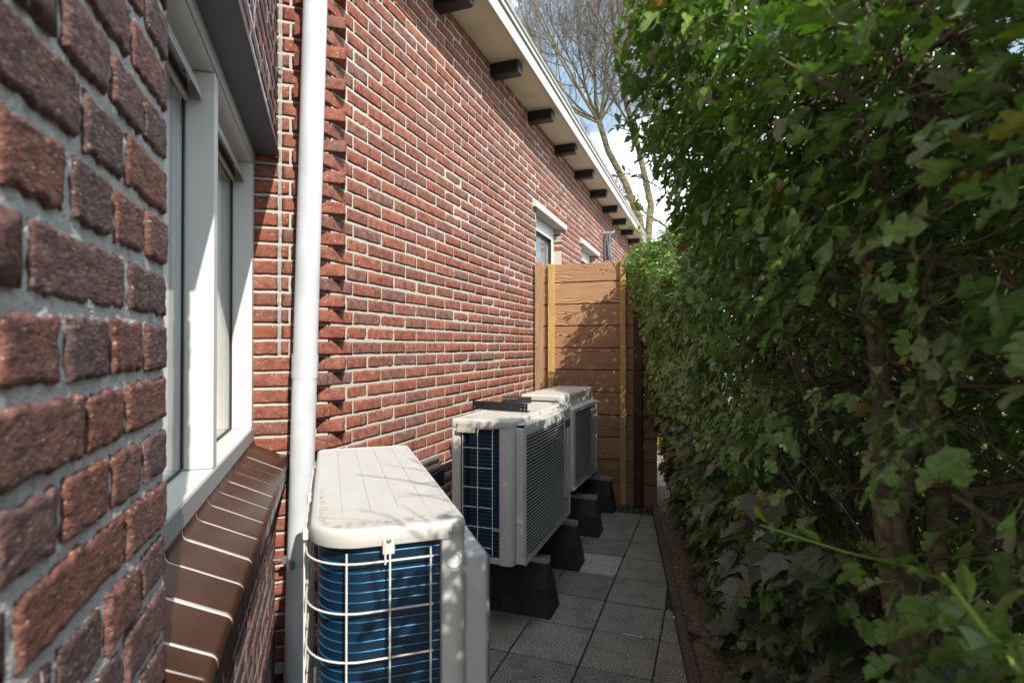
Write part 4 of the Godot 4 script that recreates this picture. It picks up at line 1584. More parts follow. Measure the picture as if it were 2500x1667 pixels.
func build_litter() -> void:
	# pebbles and crumbs in the joints and by the fence, bits of straw and dead leaf on the soil
	var peb := MB.new()
	for k in 420:
		var a := rng.randf_range(1.5, 4.5)
		var x := 0.0
		var kind := rng.randf()
		if kind < 0.35:
			a = rng.randf_range(4.31, 4.53)
			x = rng.randf_range(-1.3, edge_x(a) - 0.02)
		elif kind < 0.5:
			x = [-0.505, -0.803, -0.2175][rng.randi_range(0, 2)] + rng.randf_range(-0.006, 0.006)
		else:
			x = edge_x(a) + rng.randf_range(-0.1, 0.4)
		var s := rng.randf_range(0.002, 0.007)
		var y := 0.0 if x < edge_x(a) else 0.006
		peb.box(Transform3D(Basis.from_euler(Vector3(rng.randf() * 6.0, rng.randf() * 6.0, rng.randf() * 6.0)), Vector3(x, y + s * 0.3, -a)), Vector3(s * 1.6, s, s * 1.2), s * 0.3)
	var po := part("pebbles", peb, M.pebble, self)
	po.set_meta("kind", "stuff")
	tag(po, "small pebbles and crumbs lying in the paving joints and on the soil", "pebbles")
	var st := MB.new()
	for k in 260:
		var a := rng.randf_range(1.4, 4.6)
		var x := edge_x(a) + rng.randf_range(-0.02, 0.42)
		var l := rng.randf_range(0.03, 0.13)
		var d := Vector3(rng.randf_range(-1, 1), rng.randf_range(-0.1, 0.3), rng.randf_range(-1, 1)).normalized() * l
		var q := Vector3(x, 0.018 + rng.randf() * 0.015, -a)
		st.tube([q, q + d * 0.5 + Vector3(0, 0.006, 0), q + d], [0.0012, 0.0012, 0.0008], 4, false)
	var so := part("fallen_twigs", st, M.straw, self)
	so.set_meta("kind", "stuff")
	tag(so, "dry straw and thin fallen twigs scattered on the soil under the hedge", "twigs")
	var dl := MB.new()
	for k in 240:
		var a := rng.randf_range(1.2, 4.7)
		var x := edge_x(a) + 0.02 + absf(rng.randfn(0.0, 0.2))
		var s := rng.randf_range(0.012, 0.03)
		var bs := Basis.from_euler(Vector3(rng.randf_range(-0.6, 0.6), rng.randf() * TAU, rng.randf_range(-0.6, 0.6)))
		var q := Vector3(x, 0.024 + rng.randf() * 0.02, -a)
		dl.quad(q + bs * Vector3(-s * 0.5, 0, 0), q + bs * Vector3(0, s * 0.2, -s), q + bs * Vector3(s * 0.5, 0, 0), q + bs * Vector3(0, s * 0.1, s), Vector3.UP)
	var dn := part("dead_leaves", dl, M.dead_leaf, self)
	dn.set_meta("kind", "stuff")
	tag(dn, "brown dead leaves lying on the soil under the hedge", "leaves")
	var tie := thing("cable_tie", "short white cable tie lying on the paving joint", "cable tie", Vector3(-0.335, 0.003, -2.485), -4.0)
	part("strip", bx(Vector3(0.085, 0.002, 0.005), Vector3.ZERO, 0.0005), M.paper_white, tie)
	part("head", bx(Vector3(0.008, 0.004, 0.007), Vector3(0.044, 0.001, 0), 0.001), M.paper_white, tie)
	var scraps := [[-0.06, 3.03], [-0.17, 2.72], [-0.1, 2.6], [-0.13, 2.12], [-0.35, 4.42]]
	var lab := ["white paper scrap by the middle of the edging", "white paper scrap on the cut paver", "tiny white scrap near the edging", "white scrap lowest in the picture on the cut paver", "white paper scrap at the foot of the fence"]
	for k in scraps.size():
		var s := thing("paper_scrap", lab[k], "scrap", Vector3(scraps[k][0], 0.012 if scraps[k][0] > edge_x(scraps[k][1]) else 0.001, -scraps[k][1]), rng.randf() * 360.0)
		var m := MB.new()
		m.quad(Vector3(-0.012, 0.001, -0.006), Vector3(0.01, 0.006, -0.008), Vector3(0.014, 0.002, 0.006), Vector3(-0.008, 0.0, 0.009), Vector3.UP)
		m.quad(Vector3(-0.012, 0.001, -0.006), Vector3(-0.008, 0.0, 0.009), Vector3(-0.016, 0.008, 0.008), Vector3(-0.018, 0.009, -0.002), Vector3.UP)
		part("sheet", m, M.paper_white, s)


func build_beyond() -> void:
	# what shows through the gap between fence and hedge
	var c := thing("storage_case", "dark storage case standing beyond the gap at the fence's end", "case", cam(2.25, 0.0, 8.2), YAW)
	part("body", bx(Vector3(1.4, 0.75, 0.5), Vector3(0, 0.42, 0), 0.03), M.dark_case, c)
	part("lid", bx(Vector3(1.44, 0.06, 0.54), Vector3(0, 0.83, 0), 0.015), M.galvanised, c)
	for s in [-0.6, 0.6]:
		part("foot", bx(Vector3(0.1, 0.05, 0.4), Vector3(s, 0.022, 0), 0.005), M.dark_case, c)
	for k in 3:
		var y: float = [0.02, 0.14, 0.27][k]
		var t := thing("cable_reel", ["orange yellow cable coil at the bottom of the pile beyond the fence", "white cable coil in the middle of the pile beyond the fence", "white cable coil on top of the pile beyond the fence"][k], "cable coil", cam(1.95, y, 7.2), 20.0 * k, "cable coils beyond the fence")
		for j in 7:
			var m := MB.new()
			var pts := []
			var rad := []
			var r := 0.24 + 0.02 * rng.randf()
			for i in 25:
				var q := TAU * i / 24.0
				pts.append(Vector3(r * cos(q), 0.012 + j * 0.017 + 0.006 * sin(q * 3.0 + j), r * sin(q)))
				rad.append(0.011)
			m.tube(pts, rad, 6, false)
			part("loop", m, [M.yellow_cable, M.paper_white, M.aluminium][k], t)


# ---------------------------------------------------------------- hedge
func leaf_mesh(kind: int) -> ArrayMesh:
	var outline: Array
	if kind == 0:     # hawthorn, three pairs of lobes
		outline = [Vector2(0.0, 0.0), Vector2(0.05, 0.14), Vector2(0.26, 0.2), Vector2(0.33, 0.34), Vector2(0.15, 0.37), Vector2(0.34, 0.5), Vector2(0.39, 0.66), Vector2(0.19, 0.64), Vector2(0.25, 0.84), Vector2(0.12, 0.92), Vector2(0.0, 1.0)]
	elif kind == 1:   # hawthorn, broader with blunt lobes
		outline = [Vector2(0.0, 0.0), Vector2(0.06, 0.18), Vector2(0.2, 0.3), Vector2(0.4, 0.42), Vector2(0.44, 0.6), Vector2(0.2, 0.6), Vector2(0.3, 0.82), Vector2(0.16, 0.95), Vector2(0.0, 0.97)]
	elif kind == 2:   # narrow young leaf
		outline = [Vector2(0.0, 0.0), Vector2(0.1, 0.2), Vector2(0.19, 0.45), Vector2(0.2, 0.65), Vector2(0.12, 0.85), Vector2(0.0, 1.0)]
	else:             # ivy, five points
		outline = [Vector2(0.0, 0.1), Vector2(0.12, 0.02), Vector2(0.34, 0.1), Vector2(0.36, 0.34), Vector2(0.5, 0.66), Vector2(0.3, 0.62), Vector2(0.2, 0.7), Vector2(0.1, 0.88), Vector2(0.0, 1.0)]
	var m := MB.new()
	var z := func(x: float, y: float) -> float:
		return absf(x) * (0.34 if kind != 3 else 0.16) - (y - 0.4) * (y - 0.4) * 0.28 + 0.03 * sin(y * 9.0 + x * 7.0)
	for s in [-1.0, 1.0]:
		var rows := []
		var uvs := []
		for e in 3:
			var row := PackedVector3Array()
			var uv := PackedVector2Array()
			for p in outline:
				var q := Vector2(p.x * e * 0.5 * s, p.y if e < 2 else p.y)
				row.append(Vector3(q.x, q.y, z.call(q.x, q.y)))
				uv.append(Vector2(q.x + 0.5, q.y))
			rows.append(row)
			uvs.append(uv)
		m.grid(rows, false, [Vector3(0, 0, 1)], uvs)
	if kind != 3:
		m.tube([Vector3(0, -0.28, -0.06), Vector3(0, -0.1, -0.05), Vector3(0, 0.12, z.call(0.0, 0.12))], [0.022, 0.018, 0.014], 4, false)
	else:
		m.tube([Vector3(0.05, -0.5, -0.2), Vector3(0, -0.1, -0.1), Vector3(0, 0.12, z.call(0.0, 0.12))], [0.016, 0.014, 0.012], 4, false)
	return m.mesh()


const FACE := [[0.0, 0.46], [0.3, 0.42], [0.6, 0.37], [1.0, 0.28], [1.27, 0.225], [1.5, 0.15], [1.7, 0.085], [1.9, 0.04], [2.3, 0.03], [2.8, 0.03]]
const CREST := [[-1.5, 1.5], [0.0, 1.58], [0.5, 1.6], [0.75, 1.74], [0.95, 1.95], [1.15, 1.97], [1.35, 1.78], [1.7, 1.58], [2.2, 1.56], [3.0, 1.62], [3.5, 1.82], [4.2, 1.9], [5.0, 1.95], [9.0, 1.9]]


func hedge_face(t: float, y: float) -> float:
	var f := lut(FACE, y)
	if t < 1.0:
		f += 0.16 * (1.0 - t)
	if t > 1.2 and y > 1.0:
		f += 0.11 * minf(1.0, (t - 1.2) / 0.5) * minf(1.0, (y - 1.0) / 0.5)
	if t > 3.0:
		f -= 0.05 * minf(1.0, t - 3.0) * clampf((y - 1.0) * 2.0, 0.0, 1.0)
	return f + nz.get_noise_2d(t * 2.6, y * 2.6 + 40.0) * 0.07 + nz.get_noise_2d(t * 8.0, y * 8.0 + 90.0) * 0.03


func leaf_colour(y: float, t: float, depth: float, young: bool) -> Color:
	if young:
		return Color(0.24 + rng.randf() * 0.12, 0.33 + rng.randf() * 0.1, 0.045 + rng.randf() * 0.03)
	var k := rng.randf()
	var c := Color(0.19, 0.34, 0.08).lerp(Color(0.30, 0.47, 0.13), k)
	var dusty := 0.6 if t > 1.5 and y < 1.6 else 0.25
	if rng.randf() < dusty:
		c = c.lerp(Color(0.43, 0.41, 0.27), rng.randf_range(0.2, 0.9))      # blended towards pale beige
	if rng.randf() < 0.015:
		c = Color(0.3, 0.2, 0.03)
	return c


func leaf_basis(out: Vector3, droop: float) -> Basis:
	var nn := (out * 0.95 + Vector3.UP * 0.6 + Vector3(rng.randf_range(-1, 1), rng.randf_range(-1, 1), rng.randf_range(-1, 1)) * 0.62).normalized()
	var d := (Vector3(rng.randf_range(-1, 1), rng.randf_range(-1, 1) - droop, rng.randf_range(-1, 1)) + out * 0.4)
	d = (d - nn * d.dot(nn)).normalized()
	return Basis(d.cross(nn), d, nn)


func spray(mm_lists: Dictionary, key: int, xf: Transform3D, c: Color) -> void:
	mm_lists[key][0].append(xf)
	mm_lists[key][1].append(c)


func put_leaves(root: Node3D, lists: Dictionary, meshes: Array, material: Material, most: int, called: String) -> void:
	# the leaves that show largest are parts of their own, the rest one mass
	var all := []
	for key in lists:
		for i in lists[key][0].size():
			var xf: Transform3D = lists[key][0][i]
			var s := xf.basis.y.length()
			all.append([shown(xf.origin, Vector2(s, s)), key, i])
	all.sort_custom(func(a, b): return a[0] > b[0])
	var own := {}
	for k in mini(most, all.size()):
		if all[k][0] <= 0.0:
			break
		own["%d_%d" % [all[k][1], all[k][2]]] = true
	var inv := root.transform.affine_inverse()
	var tints := {}
	for key in lists:
		var keep_x := []
		var keep_c := []
		for i in lists[key][0].size():
			if own.has("%d_%d" % [key, i]):
				var c: Color = lists[key][1][i]
				var tn := "%s_%d_%d_%d" % [material.resource_name, int(c.r * 24.0), int(c.g * 24.0), int(c.b * 24.0)]
				if not M.has(tn):
					var nm: StandardMaterial3D = material.duplicate()
					nm.vertex_color_use_as_albedo = false
					nm.albedo_color = c.linear_to_srgb()
					nm.resource_name = tn
					M[tn] = nm
				var o := part("leaf", meshes[key], M[tn], root)
				o.transform = inv * lists[key][0][i]
			else:
				keep_x.append(inv * lists[key][0][i])
				keep_c.append(lists[key][1][i])
		if keep_x.is_empty():
			continue
		var mm := MultiMesh.new()
		mm.transform_format = MultiMesh.TRANSFORM_3D
		mm.use_colors = true
		mm.mesh = meshes[key]
		mm.instance_count = keep_x.size()
		for i in keep_x.size():
			mm.set_instance_transform(i, keep_x[i])
			mm.set_instance_color(i, keep_c[i])
		var mi := MultiMeshInstance3D.new()
		mi.name = called
		mi.multimesh = mm
		mi.material_override = material
		root.add_child(mi, true)
		mi.set_meta("kind", "stuff")


func wiggly(p: Vector3, q: Vector3, n: int, amp: float, r0: float, r1: float) -> Array:
	var pts := []
	var rad := []
	var off := Vector3.ZERO
	for i in n + 1:
		var f := float(i) / n
		if i > 0 and i < n:
			off = off * 0.6 + Vector3(rng.randf_range(-1, 1), rng.randf_range(-0.5, 0.5), rng.randf_range(-1, 1)) * amp
		pts.append(p.lerp(q, f) + (off if i < n else Vector3.ZERO))
		rad.append(lerpf(r0, r1, f))
	return [pts, rad]


func build_hedge() -> void:
	var meshes := [leaf_mesh(0), leaf_mesh(1), leaf_mesh(2), leaf_mesh(3)]
	var at := [0.1, 0.55, 1.0, 1.45, 2.05, 2.75, 3.5, 4.25, 4.95]
	var labels := [
		"hawthorn shrub at the right edge, bare twigs tangled close to the viewer",
		"hawthorn shrub with the thick leaning mossy trunk at the right",
		"hawthorn shrub left of the thick leaning trunk, few leaves and dark twigs",
		"hawthorn shrub with slender forked trunk and long pale green shoots",
		"tall hawthorn shrub whose leafy crown reaches the top of the picture",
		"dense hawthorn shrub opposite the middle air conditioner",
		"hawthorn shrub just before the end of the wooden fence",
		"hawthorn shrub overhanging the right end of the wooden fence",
		"farthest hawthorn shrub, small bright leaves against the house eaves"]
	var shrubs := []
	var lists := []
	for k in at.size():
		var s := thing("hawthorn_shrub", labels[k], "shrub", hed(at[k], 0.66, 0.0), 0.0, "hawthorn shrubs of the hedge")
		shrubs.append(s)
		lists.append({0: [[], []], 1: [[], []], 2: [[], []]})
	var whose := func(t: float) -> int:
		var b := 0
		for k in at.size():
			if absf(at[k] - t) < absf(at[b] - t):
				b = k
		return b
	var out := (hed(0, -1, 0) - hed(0, 0, 0)).normalized()
	# leaf rosettes: a shell on the path side, the crest, and a looser inside and far side
	var total := 0
	for c in 30000:
		var u := rng.randf()
		var t := -0.4 + 5.7 * pow(u, 1.3)
		var crest := lut(CREST, t) + nz.get_noise_2d(t * 3.1, 7.0) * 0.10
		var mode := rng.randf()
		var y := 0.0
		var nd := 0.0
		var depth := 0.0
		if mode < 0.46:
			y = 0.12 + (crest - 0.12) * pow(rng.randf(), 0.8)
			depth = absf(rng.randfn(0.0, 0.06)) - 0.02
			nd = hedge_face(t, y) + depth
			var thin := lut([[0.0, 0.06], [0.9, 0.11], [1.25, 0.3], [1.6, 0.7], [2.1, 0.95]], t)
			if y > 1.55:
				thin = maxf(thin, 0.6)
			if nz.get_noise_2d(t * 3.5 + 11.0, y * 3.5) > 0.25 and t < 2.2:
				thin *= 0.35
			if rng.randf() > thin:
				continue
		elif mode < 0.64:
			depth = rng.randf() * 0.85
			nd = hedge_face(t, crest) + depth
			y = crest + minf(depth, 0.6) * 0.62 - absf(rng.randfn(0.0, 0.10)) + 0.02
			if t > 0.6 and t < 1.2 and rng.randf() < 0.3:
				continue
		else:
			depth = 0.15 + 1.15 * pow(rng.randf(), 0.45)
			y = 0.1 + (crest + minf(depth, 0.6) * 0.62) * rng.randf()
			nd = hedge_face(t, minf(y, crest)) + depth
			if rng.randf() < 0.4:
				continue
			if t < 1.6 and depth < 0.75 and y < 1.5 and rng.randf() < 0.7:
				continue
		var cen := hed(t, nd, y)
		if cen.distance_to(Vector3(0, EYE, 0)) < 0.36:
			continue
		var k: int = whose.call(t)
		var young := rng.randf() < (0.12 if mode < 0.46 and y < 1.6 else 0.28)
		var n := rng.randi_range(3, 6)
		var size := rng.randf_range(0.024, 0.042)
		if young:
			size *= 0.8
		for j in n:
			var o := Vector3(rng.randf_range(-1, 1), rng.randf_range(-1, 1), rng.randf_range(-1, 1)) * 0.03
			var b := leaf_basis(out if mode < 0.46 else (Vector3.UP if mode < 0.64 else out), 0.9 if y < 1.3 else 0.45)
			var s := size * rng.randf_range(0.75, 1.2)
			spray(lists[k], 2 if young and j < 2 else (0 if rng.randf() < 0.6 else 1), Transform3D(b.scaled_local(Vector3(s, s, s)), cen + o), leaf_colour(y, t, depth, young and rng.randf() < 0.6))
			total += 1
	# the bulging shoulder a metre ahead
	for c in 2100:
		var t := rng.randf_range(0.78, 1.5)
		var cr := lut(CREST, t)
		var y := rng.randf_range(1.30, cr + 0.3)
		var nd := hedge_face(t, y) + 0.5 * rng.randf()
		if y > cr + (nd - hedge_face(t, cr)) * 0.62:
			continue
		var k: int = whose.call(t)
		for j in 4:
			var s := rng.randf_range(0.024, 0.040)
			spray(lists[k], 1 if j % 2 else 0, Transform3D(leaf_basis(out, 0.7).scaled_local(Vector3(s, s, s)), hed(t, nd, y) + Vector3(rng.randf_range(-1, 1), rng.randf_range(-1, 1), rng.randf_range(-1, 1)) * 0.03), leaf_colour(y, t, 0.1, rng.randf() < 0.08))
	# the far side of the hedge, made dense to block light from behind
	for c in 14000:
		var t := -0.3 + 5.6 * pow(rng.randf(), 1.2)
		var k: int = whose.call(t)
		var cen := hed(t, rng.randf_range(1.0, 1.35), rng.randf() * (lut(CREST, t) + 0.42))
		for j in 4:
			var s := rng.randf_range(0.036, 0.058)
			spray(lists[k], 1 if j % 2 else 0, Transform3D(leaf_basis(-out if j < 2 else out, 0.5).scaled_local(Vector3(s, s, s)), cen + Vector3(rng.randf_range(-1, 1), rng.randf_range(-1, 1), rng.randf_range(-1, 1)) * 0.05), leaf_colour(1.0, t, 1.0, false))
	# trunks and twigs
	for k in at.size():
		var root: Node3D = shrubs[k]
		var inv := root.transform.affine_inverse()
		var trunks := []
		if k == 1:
			trunks = [[hed(0.74, 0.50, 0.0), shot(2240, 1520, 0.840), shot(2205, 1400, 0.840), shot(2178, 1260, 0.840), shot(2196, 1140, 0.840), shot(2235, 1000, 0.848), shot(2290, 870, 0.865), shot(2345, 740, 0.882), shot(2420, 600, 0.890), shot(2480, 430, 0.924), shot(2560, 150, 0.966)]]
		elif k == 3:
			trunks = [[hed(1.42, 0.50, 0.0), shot(1935, 1359, 1.42), shot(1921, 1169, 1.44), shot(1884, 1088, 1.45), shot(1866, 980, 1.47), shot(1850, 871, 1.5), shot(1833, 760, 1.52), shot(1812, 640, 1.55), shot(1796, 490, 1.58), shot(1802, 330, 1.6)], [shot(1835, 775, 1.52), shot(1862, 690, 1.54), shot(1870, 560, 1.56), shot(1890, 420, 1.58)]]
		else:
			for j in (2 if k < 5 else 3):
				var t: float = at[k] + rng.randf_range(-0.22, 0.22)
				var nd := 0.58 + rng.randf_range(-0.08, 0.22)
				var pts := []
				var lean := rng.randf_range(-0.22, 0.22)
				for i in 8:
					var f := i / 7.0
					pts.append(hed(t + lean * f + rng.randf_range(-0.03, 0.03), nd - 0.18 * f + rng.randf_range(-0.03, 0.03), f * (lut(CREST, t) - 0.1)))
				trunks.append(pts)
		for tr in trunks:
			var m := MB.new()
			var pts := []
			var rad := []
			var big := 0.0225 if k == 1 else (0.015 if k == 3 else rng.randf_range(0.011, 0.02))
			# smooth the path
			var cv := Curve3D.new()
			for i in tr.size():
				var tan: Vector3 = (tr[mini(i + 1, tr.size() - 1)] - tr[maxi(i - 1, 0)]) * 0.17
				cv.add_point(inv * tr[i], -tan, tan)
			var len := cv.get_baked_length()
			var nn := int(len / 0.045)
			for i in nn + 1:
				var f := float(i) / nn
				pts.append(cv.sample_baked(len * f) + Vector3(rng.randf_range(-1, 1), 0, rng.randf_range(-1, 1)) * 0.0016)
				rad.append(big * (1.0 - 0.45 * f) * (1.0 + 0.1 * sin(i * 1.3 + k) + (0.16 if i % 7 == 3 else 0.0)))
			m.tube(pts, rad, 12)
			part("trunk", m, M.hedge_bark, root)
		# branches: those that show are single parts, the fine tangle is one mass
		var tw := MB.new()
		var count := 280 if k < 4 else 95
		for j in count:
			var t: float = at[k] + rng.randf_range(-0.42, 0.42)
			var cr := lut(CREST, t)
			var y := 0.15 + (cr - 0.1) * rng.randf()
			var nd0 := hedge_face(t, y) + 0.12 + rng.randf() * 0.5
			var p := hed(t, nd0, y)
			var t2 := t + rng.randf_range(-0.3, 0.3)
			var y2 := y + rng.randf_range(-0.15, 0.42)
			var q := hed(t2, maxf(nd0 + rng.randf_range(-0.38, 0.2), hedge_face(t2, y2) + 0.03), y2)
			if p.distance_to(Vector3(0, EYE, 0)) < 0.42 or q.distance_to(Vector3(0, EYE, 0)) < 0.42:
				continue
			var r := rng.randf_range(0.0022, 0.0065)
			var w := wiggly(inv * p, inv * q, 6, 0.018, r, r * 0.4)
			if j < 24 and k < 6:
				var bm := MB.new()
				bm.tube(w[0], w[1], 7)
				part("branch", bm, M.twig_bark, root)
			else:
				tw.tube(w[0], w[1], 5, false)
			for b in 5:
				var s0: Vector3 = w[0][rng.randi_range(1, 5)]
				var e := s0 + Vector3(rng.randf_range(-1, 1), rng.randf_range(-0.6, 1), rng.randf_range(-1, 1)).normalized() * rng.randf_range(0.05, 0.17)
				if (root.position + e).distance_to(Vector3(0, EYE, 0)) < 0.40:
					continue
				var w2 := wiggly(s0, e, 3, 0.010, r * 0.45, 0.0009)
				tw.tube(w2[0], w2[1], 4, false)
		var two := part("twigs", tw, M.twig_bark, root)
		two.set_meta("kind", "stuff")
		if k == 1:
			var sb := MB.new()
			sb.tube([inv * shot(2185, -60, 0.95), inv * shot(2170, 40, 0.93), inv * shot(2148, 130, 0.92), inv * shot(2112, 232, 0.92)], [0.0065, 0.0062, 0.006, 0.0058], 9)
			part("branch", sb, M.hedge_bark, root)
			var hb := MB.new()
			hb.tube([inv * shot(2560, 510, 1.15), inv * shot(2400, 450, 1.12), inv * shot(2240, 370, 1.1), inv * shot(2120, 290, 1.1)], [0.009, 0.008, 0.006, 0.004], 8)
			part("branch", hb, M.hedge_bark, root)
			var hc := MB.new()
			hc.tube([inv * shot(2520, 300, 1.05), inv * shot(2440, 250, 1.04), inv * shot(2380, 130, 1.03), inv * shot(2350, 20, 1.03)], [0.010, 0.009, 0.008, 0.007], 8)
			part("branch", hc, M.hedge_bark, root)
	# fresh shoots that stick out into the passage
	var shoots := [[3, [1890, 288], [1760, 270], [1625, 252], 1.0, 0.0031], [3, [1850, 392], [1780, 378], [1712, 366], 1.1, 0.0024], [3, [1842, 585], [1745, 545], [1655, 508], 1.2, 0.0026], [2, [2270, 1392], [2060, 1345], [1856, 1280], 0.72, 0.0024], [1, [2560, 1735], [2420, 1560], [2300, 1400], 0.43, 0.0036], [4, [1745, 745], [1710, 700], [1655, 635], 1.9, 0.0022], [2, [1600, 215], [1545, 185], [1500, 158], 1.15, 0.002], [2, [1600, 345], [1550, 322], [1500, 305], 1.2, 0.002], [2, [1605, 75], [1570, 45], [1540, 14], 1.1, 0.002], [3, [1600, 450], [1560, 430], [1512, 420], 1.5, 0.002], [2, [1620, 130], [1590, 95], [1555, 78], 1.1, 0.002], [5, [1600, 520], [1565, 500], [1535, 480], 2.6, 0.002], [7, [1580, 575], [1555, 560], [1532, 548], 4.0, 0.002]]
	for sh in shoots:
		var root: Node3D = shrubs[sh[0]]
		var inv := root.transform.affine_inverse()
		var d: float = sh[4]
		var p0 := shot(sh[1][0], sh[1][1], d + 0.04)
		var p1 := shot(sh[2][0], sh[2][1], d)
		var p2 := shot(sh[3][0], sh[3][1], d - 0.02)
		var m := MB.new()
		m.tube([inv * p0, inv * p0.lerp(p1, 0.5), inv * p1, inv * p1.lerp(p2, 0.5), inv * p2], [sh[5], sh[5] * 0.9, sh[5] * 0.8, sh[5] * 0.65, sh[5] * 0.45], 8)
		part("shoot", m, M.green_shoot, root)
		var n := 9
		var axis := (p2 - p0).normalized()
		for j in n:
			var f := (j + 0.4) / n
			var p := p0.lerp(p1, f * 2.0) if f < 0.5 else p1.lerp(p2, f * 2.0 - 1.0)
			var dir := (axis * 0.8 + Vector3(rng.randf_range(-1, 1), rng.randf_range(-0.6, 1), rng.randf_range(-1, 1)) * 0.8).normalized()
			var nn := Vector3(rng.randf_range(-1, 1), 1.0, rng.randf_range(-1, 1))
			nn = (nn - dir * nn.dot(dir)).normalized()
			var s := rng.randf_range(0.02, 0.034) * (1.25 if sh[0] == 1 else 1.0) * (1.0 if d < 2.0 else 1.5)
			spray(lists[sh[0]], 2 if f > 0.6 else 0, Transform3D(Basis(dir.cross(nn), dir, nn).scaled_local(Vector3(s, s, s)), p + dir * s * 0.25), Color(0.17, 0.27, 0.04).lerp(Color(0.3, 0.38, 0.06), f * rng.randf()))
	# large leaves close to the lens, low at the right
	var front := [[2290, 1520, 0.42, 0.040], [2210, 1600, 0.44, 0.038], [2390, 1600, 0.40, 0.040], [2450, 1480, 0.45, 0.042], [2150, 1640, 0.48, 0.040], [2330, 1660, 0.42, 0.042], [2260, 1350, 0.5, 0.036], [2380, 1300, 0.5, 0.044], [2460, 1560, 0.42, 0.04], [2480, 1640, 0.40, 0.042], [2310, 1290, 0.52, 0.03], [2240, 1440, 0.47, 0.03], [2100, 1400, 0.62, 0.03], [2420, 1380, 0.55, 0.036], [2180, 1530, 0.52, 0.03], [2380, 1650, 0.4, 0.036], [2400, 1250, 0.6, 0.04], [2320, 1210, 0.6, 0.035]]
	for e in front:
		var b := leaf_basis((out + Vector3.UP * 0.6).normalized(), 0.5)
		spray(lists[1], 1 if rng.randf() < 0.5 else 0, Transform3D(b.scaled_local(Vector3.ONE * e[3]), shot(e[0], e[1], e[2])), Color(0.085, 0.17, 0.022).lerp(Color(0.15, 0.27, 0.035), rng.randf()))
	for k in at.size():
		put_leaves(shrubs[k], lists[k], meshes, M.hawthorn_leaf, 70 if k < 6 else 25, "foliage")

	# ivy climbing through the foot of the hedge
	var ivy_labels := ["ivy with broad dark leaves at the hedge foot, lower right", "ivy with grey green leaves at the hedge foot, beside the near paving", "ivy with pale leaves at the hedge foot near the fence"]
	var ivy_at := [1.0, 2.0, 3.5]
	for k in 3:
		var root := thing("ivy_plant", ivy_labels[k], "ivy", hed(ivy_at[k], 0.55, 0.0), 0.0, "ivy at the hedge foot")
		var li := {3: [[], []]}
		for j in [330, 420, 420][k]:
			var t: float = ivy_at[k] + rng.randf_range(-0.55, 0.55) * [1.0, 1.0, 1.6][k]
			var y := 0.03 + 0.95 * pow(rng.randf(), 1.5)
			var nd := hedge_face(t, y) + absf(rng.randfn(0.0, 0.04)) - 0.045
			if y < 0.15:
				nd = hedge_face(t, y) + rng.randf() * 0.4 - 0.03
			var p := hed(t, nd, y)
			if p.distance_to(Vector3(0, EYE, 0)) < 0.5:
				continue
			var b := leaf_basis((out + Vector3.UP * (0.2 + 0.7 * rng.randf())).normalized(), 1.4)
			var s := rng.randf_range(0.042, 0.098)
			var c := Color(0.10, 0.17, 0.07).lerp(Color(0.23, 0.29, 0.155), rng.randf())
			if rng.randf() < 0.12:
				c = Color(0.17, 0.16, 0.06)
			li[3][0].append(Transform3D(b.scaled_local(Vector3(s, s, s)), p))
			li[3][1].append(c)
		put_leaves(root, li, meshes, M.ivy_leaf, 90, "foliage")
		var vm := MB.new()
		var inv := root.transform.affine_inverse()
		for j in 14:
			var t: float = ivy_at[k] + rng.randf_range(-0.5, 0.5)
			var w := wiggly(inv * hed(t, hedge_face(t, 0.0) + 0.1, 0.0), inv * hed(t + rng.randf_range(-0.2, 0.2), hedge_face(t, 0.7) + 0.03, rng.randf_range(0.4, 0.9)), 8, 0.02, 0.003, 0.0015)
			vm.tube(w[0], w[1], 5, false)
		var vo := part("vines", vm, M.twig_bark, root)
		vo.set_meta("kind", "stuff")
	print("hedge leaves ", total)


# ---------------------------------------------------------------- bare tree
func grow(big: MB, fine: MB, p: Vector3, d: Vector3, len: float, r: float, level: int) -> void:
	var n := 6 if level < 2 else 4
	var pts := [p]
	var rad := [r]
	var dirs := [d]
	for i in n:
		d = (d + Vector3(rng.randf_range(-1, 1), rng.randf_range(-0.7, 1.0), rng.randf_range(-1, 1)) * (0.16 + 0.05 * level) + Vector3(0, 0.05, 0)).normalized()
		p = p + d * len / n
		pts.append(p)
		rad.append(r * lerpf(1.0, 0.4, (i + 1.0) / n))
		dirs.append(d)
	(big if level < 2 else fine).tube(pts, rad, 7 if level == 0 else (5 if level == 1 else 3), false)
	if level >= 4:
		return
	var kids: int = [8, 7, 5, 2][level]
	for k in kids:
		var f := 0.18 + 0.82 * (k + rng.randf()) / kids
		var i := mini(int(f * n), n - 1)
		var q: Vector3 = pts[i].lerp(pts[i + 1], f * n - i)
		var dd: Vector3 = dirs[i + 1]
		var sidev := Vector3(rng.randf_range(-1, 1), rng.randf_range(-0.4, 0.8), rng.randf_range(-1, 1))
		sidev = (sidev - dd * sidev.dot(dd)).normalized()
		var nd := (dd * 0.75 + sidev * rng.randf_range(0.5, 0.95)).normalized()
		grow(big, fine, q, nd, len * rng.randf_range(0.38, 0.6), maxf(r * 0.42, 0.0038), level + 1)


